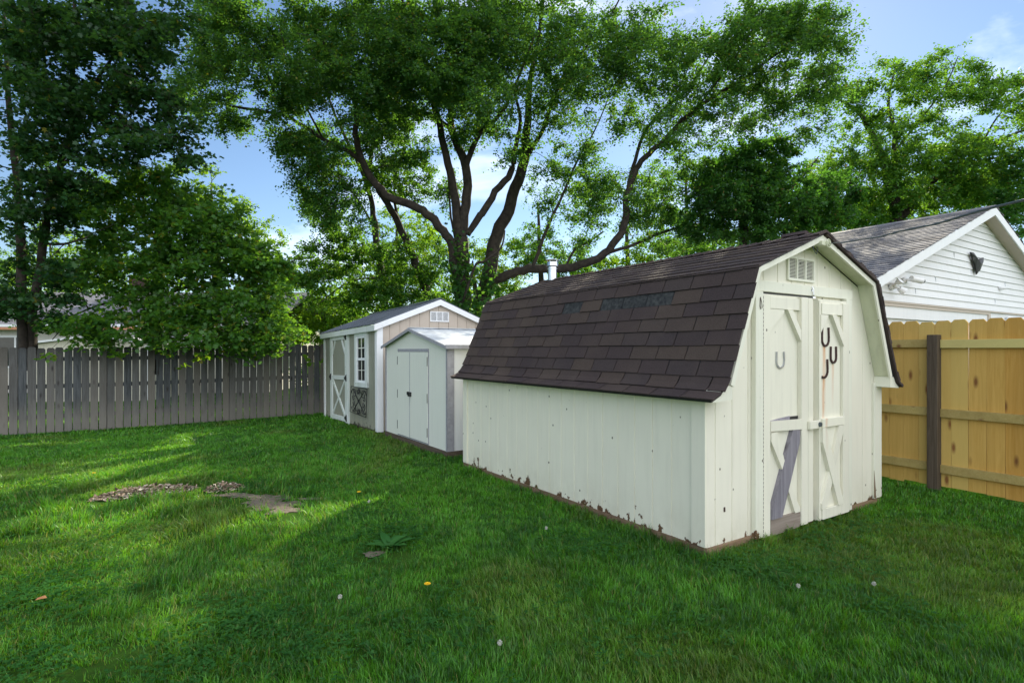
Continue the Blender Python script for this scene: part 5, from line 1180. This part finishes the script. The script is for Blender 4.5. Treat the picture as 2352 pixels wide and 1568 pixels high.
Y = 13.4
tree('bushy_maple', 'wide bushy maple whose leafy lower boughs hang over the old fence', [
    [(358, 860, Y + .4, .16), (362, 700, Y + .4, .14), (360, 600, Y + .3, .12), (365, 520, Y + .2, .09), (380, 440, Y, .05), (390, 400, Y, .03)],
    [(360, 640, Y + .3, .06), (420, 580, Y, .05), (500, 540, Y - .2, .035), (560, 520, Y - .3, .015)], [(362, 680, Y + .3, .05), (470, 650, Y - .2, .035), (590, 640, Y - .5, .02), (690, 590, Y - .6, .008)],
    [(360, 620, Y + .3, .06), (290, 560, Y, .045), (220, 520, Y - .2, .025)], [(362, 700, Y + .3, .05), (280, 690, Y - .4, .035), (180, 720, Y - .9, .02), (120, 780, Y - 1.4, .008)], [(362, 700, Y + .3, .05), (450, 720, Y - .5, .035), (560, 760, Y - 1, .015)], [(560, 640, Y - .4, .02), (640, 660, Y - .5, .015), (680, 700, Y - .5, .006)]],
    [(250, 470, 100, 70, 13.2, 1.1, 56), (350, 440, 90, 60, 13.2, 1.1, 44), (430, 500, 100, 80, 13, 1.1, 66), (520, 540, 70, 60, 13, 1, 36), (570, 600, 70, 55, 12.9, .9, 34), (290, 580, 110, 60, 13, 1, 50), (430, 620, 100, 60, 12.9, 1, 50), (550, 690, 80, 50, 12.7, .9, 36), (630, 680, 45, 50, 12.7, .7, 16), (180, 620, 90, 50, 12.8, .9, 24), (300, 680, 80, 25, 12.6, .8, 14), (420, 700, 80, 30, 12.5, .8, 18), (500, 760, 90, 30, 12.2, .7, 26), (600, 765, 80, 30, 12.4, .7, 26), (380, 770, 60, 20, 12, .5, 12), (240, 760, 50, 25, 11.8, .5, 10), (180, 740, 60, 30, 11.9, .5, 16), (430, 730, 80, 30, 12.4, .6, 20), (310, 725, 60, 22, 12.2, .6, 12), (640, 620, 40, 30, 12.8, .6, 9), (660, 760, 50, 25, 12.8, .6, 12)],
    leaf=.122, per=52, crad=.42, mat=LR, shape=MP, seed=28, yellow=.03, tone=.05, ck=.60, flat=.35)
# hanging tips of the bushy maple in front of the pickets are part of the same tree: added as one more bough
def bough_tips():
    t = bpy.data.objects['bushy_maple']; cen = []; rs = np.random.default_rng(5); tw = MB()
    for (u, v, n) in [(100, 818, 9), (130, 812, 7), (262, 815, 9), (285, 808, 8), (380, 812, 5), (420, 838, 6), (455, 820, 8), (478, 815, 6), (575, 806, 6), (585, 820, 7), (700, 815, 6), (712, 828, 6), (745, 830, 4), (180, 560, 3)]:
        # just on the lawn side of the fence line at that column
        k = (u - 1176) / F; a = np.array([-4.70, 14.27]); d = np.array([-5.44, -3.04]); s = (a[0] - k * a[1]) / (k * d[1] - d[0]); yy = (a[1] + d[1] * s) - .42
        c = at(u, v, yy); loc = np.array(t.location)
        for _ in range(n): cen.append(c + rs.normal(0, .055, 3) - loc)
        tw = MB(); tw.tube([tuple(c - loc), tuple(c - loc + np.array([.05, .3, .28])), tuple(c - loc + np.array([.1, .9, .6]))], [.003, .005, .008], 4); tw.build('hanging_twig', M['bark'], t)
    cen = np.array(cen); n = len(cen); ic = np.stack([rs.uniform(.5, 1, n), np.ones(n), (rs.random(n) < .15) * .5], 1)
    leaves_mesh('hanging_leaves', cen, .12, LB, t, ic, MP, rs=rs)
bough_tips()

BG = [
    ('pale yellow green tree filling the gap behind the bushy maple', 27, [(440, 430, 70, 60, 26), (520, 500, 60, 70, 30), (590, 570, 60, 70, 30), (640, 650, 50, 60, 26), (470, 560, 60, 60, 20)], 490, LB, .15),
    ('bright backlit tree at the far left behind the low house', 34, [(60, 620, 110, 60, 40), (190, 650, 110, 60, 40), (120, 560, 80, 50, 20)], 120, LB, .17),
    ('small round tree low in the sky gap, right of the bushy maple', 42, [(640, 715, 50, 32, 30), (680, 725, 50, 30, 24)], 655, LB, .2),
    ('light green tree low down left of the garden shed', 25, [(745, 720, 70, 45, 44), (690, 760, 60, 35, 34), (800, 730, 50, 40, 20)], 740, LB, .13),
    ('sunlit tree seen between the slender trunk and the forked trunk', 27, [(930, 520, 80, 60, 30), (900, 620, 90, 60, 44), (830, 600, 60, 60, 24), (980, 560, 50, 60, 20)], 915, LB, .14),
    ('sunlit tree seen between the forked trunk and the leaning trunk', 28, [(1110, 600, 60, 60, 30), (1000, 660, 70, 50, 30), (1160, 640, 50, 40, 20)], 1090, LB, .14),
    ('sunlit tree seen above the flue pipe on the barn', 27, [(1220, 560, 70, 60, 32), (1290, 600, 90, 40, 36), (1180, 690, 70, 40, 30), (1340, 470, 50, 50, 12)], 1240, LR, .14),
    ('pale tree seen under the arch of the sweeping limb', 30, [(1390, 620, 80, 35, 26), (1480, 590, 70, 45, 26), (1370, 440, 60, 60, 14), (1500, 480, 60, 60, 18)], 1440, LB, .15),
    ('mid green tree behind the barn ridge, left of the dark bushy tree', 26, [(1570, 560, 80, 35, 34), (1640, 570, 80, 30, 30), (1540, 400, 60, 60, 16)], 1580, LR, .13),
    ('bright tree in the gap between the dark bushy tree and the airy tree', 24, [(1930, 500, 70, 40, 34), (2000, 480, 60, 50, 30), (1860, 540, 80, 25, 24), (1890, 390, 60, 50, 16)], 1950, LB, .12),
    ('deep green tree rising behind the garage ridge', 27, [(2150, 450, 100, 45, 50), (2040, 470, 70, 40, 30), (2250, 430, 80, 50, 34)], 2150, LD, .15),
    ('deep green tree at the right edge behind the garage gable', 20, [(2340, 440, 60, 80, 36), (2400, 380, 60, 100, 36), (2330, 500, 60, 60, 26)], 2370, LD, .12),
]
for i, (lb, Yb, bl, ub, mt, lf) in enumerate(BG):
    vt = min(b[1] for b in bl)
    tree('background_tree', lb, [[(ub, 830, Yb, .22), (ub + 5, 700, Yb, .18), (ub, (700 + vt) / 2, Yb, .12), (ub - 5, vt, Yb, .05)]], [(b[0], b[1], b[2], b[3], Yb, 1.8 * Yb / 25, int(b[4] * .8)) for b in bl], leaf=lf, per=77, crad=.42 * Yb / 22, mat=mt, seed=60 + i, group='trees beyond the yard', tone=.1, twig=.014)

# hedge row and far woods
def hedge(name, label, x0, x1, y0, y1, h, n, mat, leaf, seed):
    rs = np.random.default_rng(seed); x = rs.uniform(x0, x1, n); y = rs.uniform(y0, y1, n); hh = h * (.55 + .75 * vnoise(x, y * 0 + seed, 1.0, seed)); z = hh * rs.random(n) ** .6 - .1
    t = np.stack([x, y, z], 1); c = np.stack([np.clip(rs.normal(.5, .22, n), 0, 1), np.ones(n), np.zeros(n)], 1)
    o = leaves_mesh(name, t, leaf, mat, None, c, RH, rs=rs); tag(o, label, 'shrubs', kind='stuff')
hedge('shrubs', 'tangled green undergrowth behind the sheds and under the tall trees', -6.5, 9.5, 16.3, 19.5, 1.9, 26000, LR, .12, 3)
hedge('far_woods', 'hazy line of distant woods beyond the neighbouring yards', -70, 60, 52, 62, 7.0, 26000, LB, .55, 4)
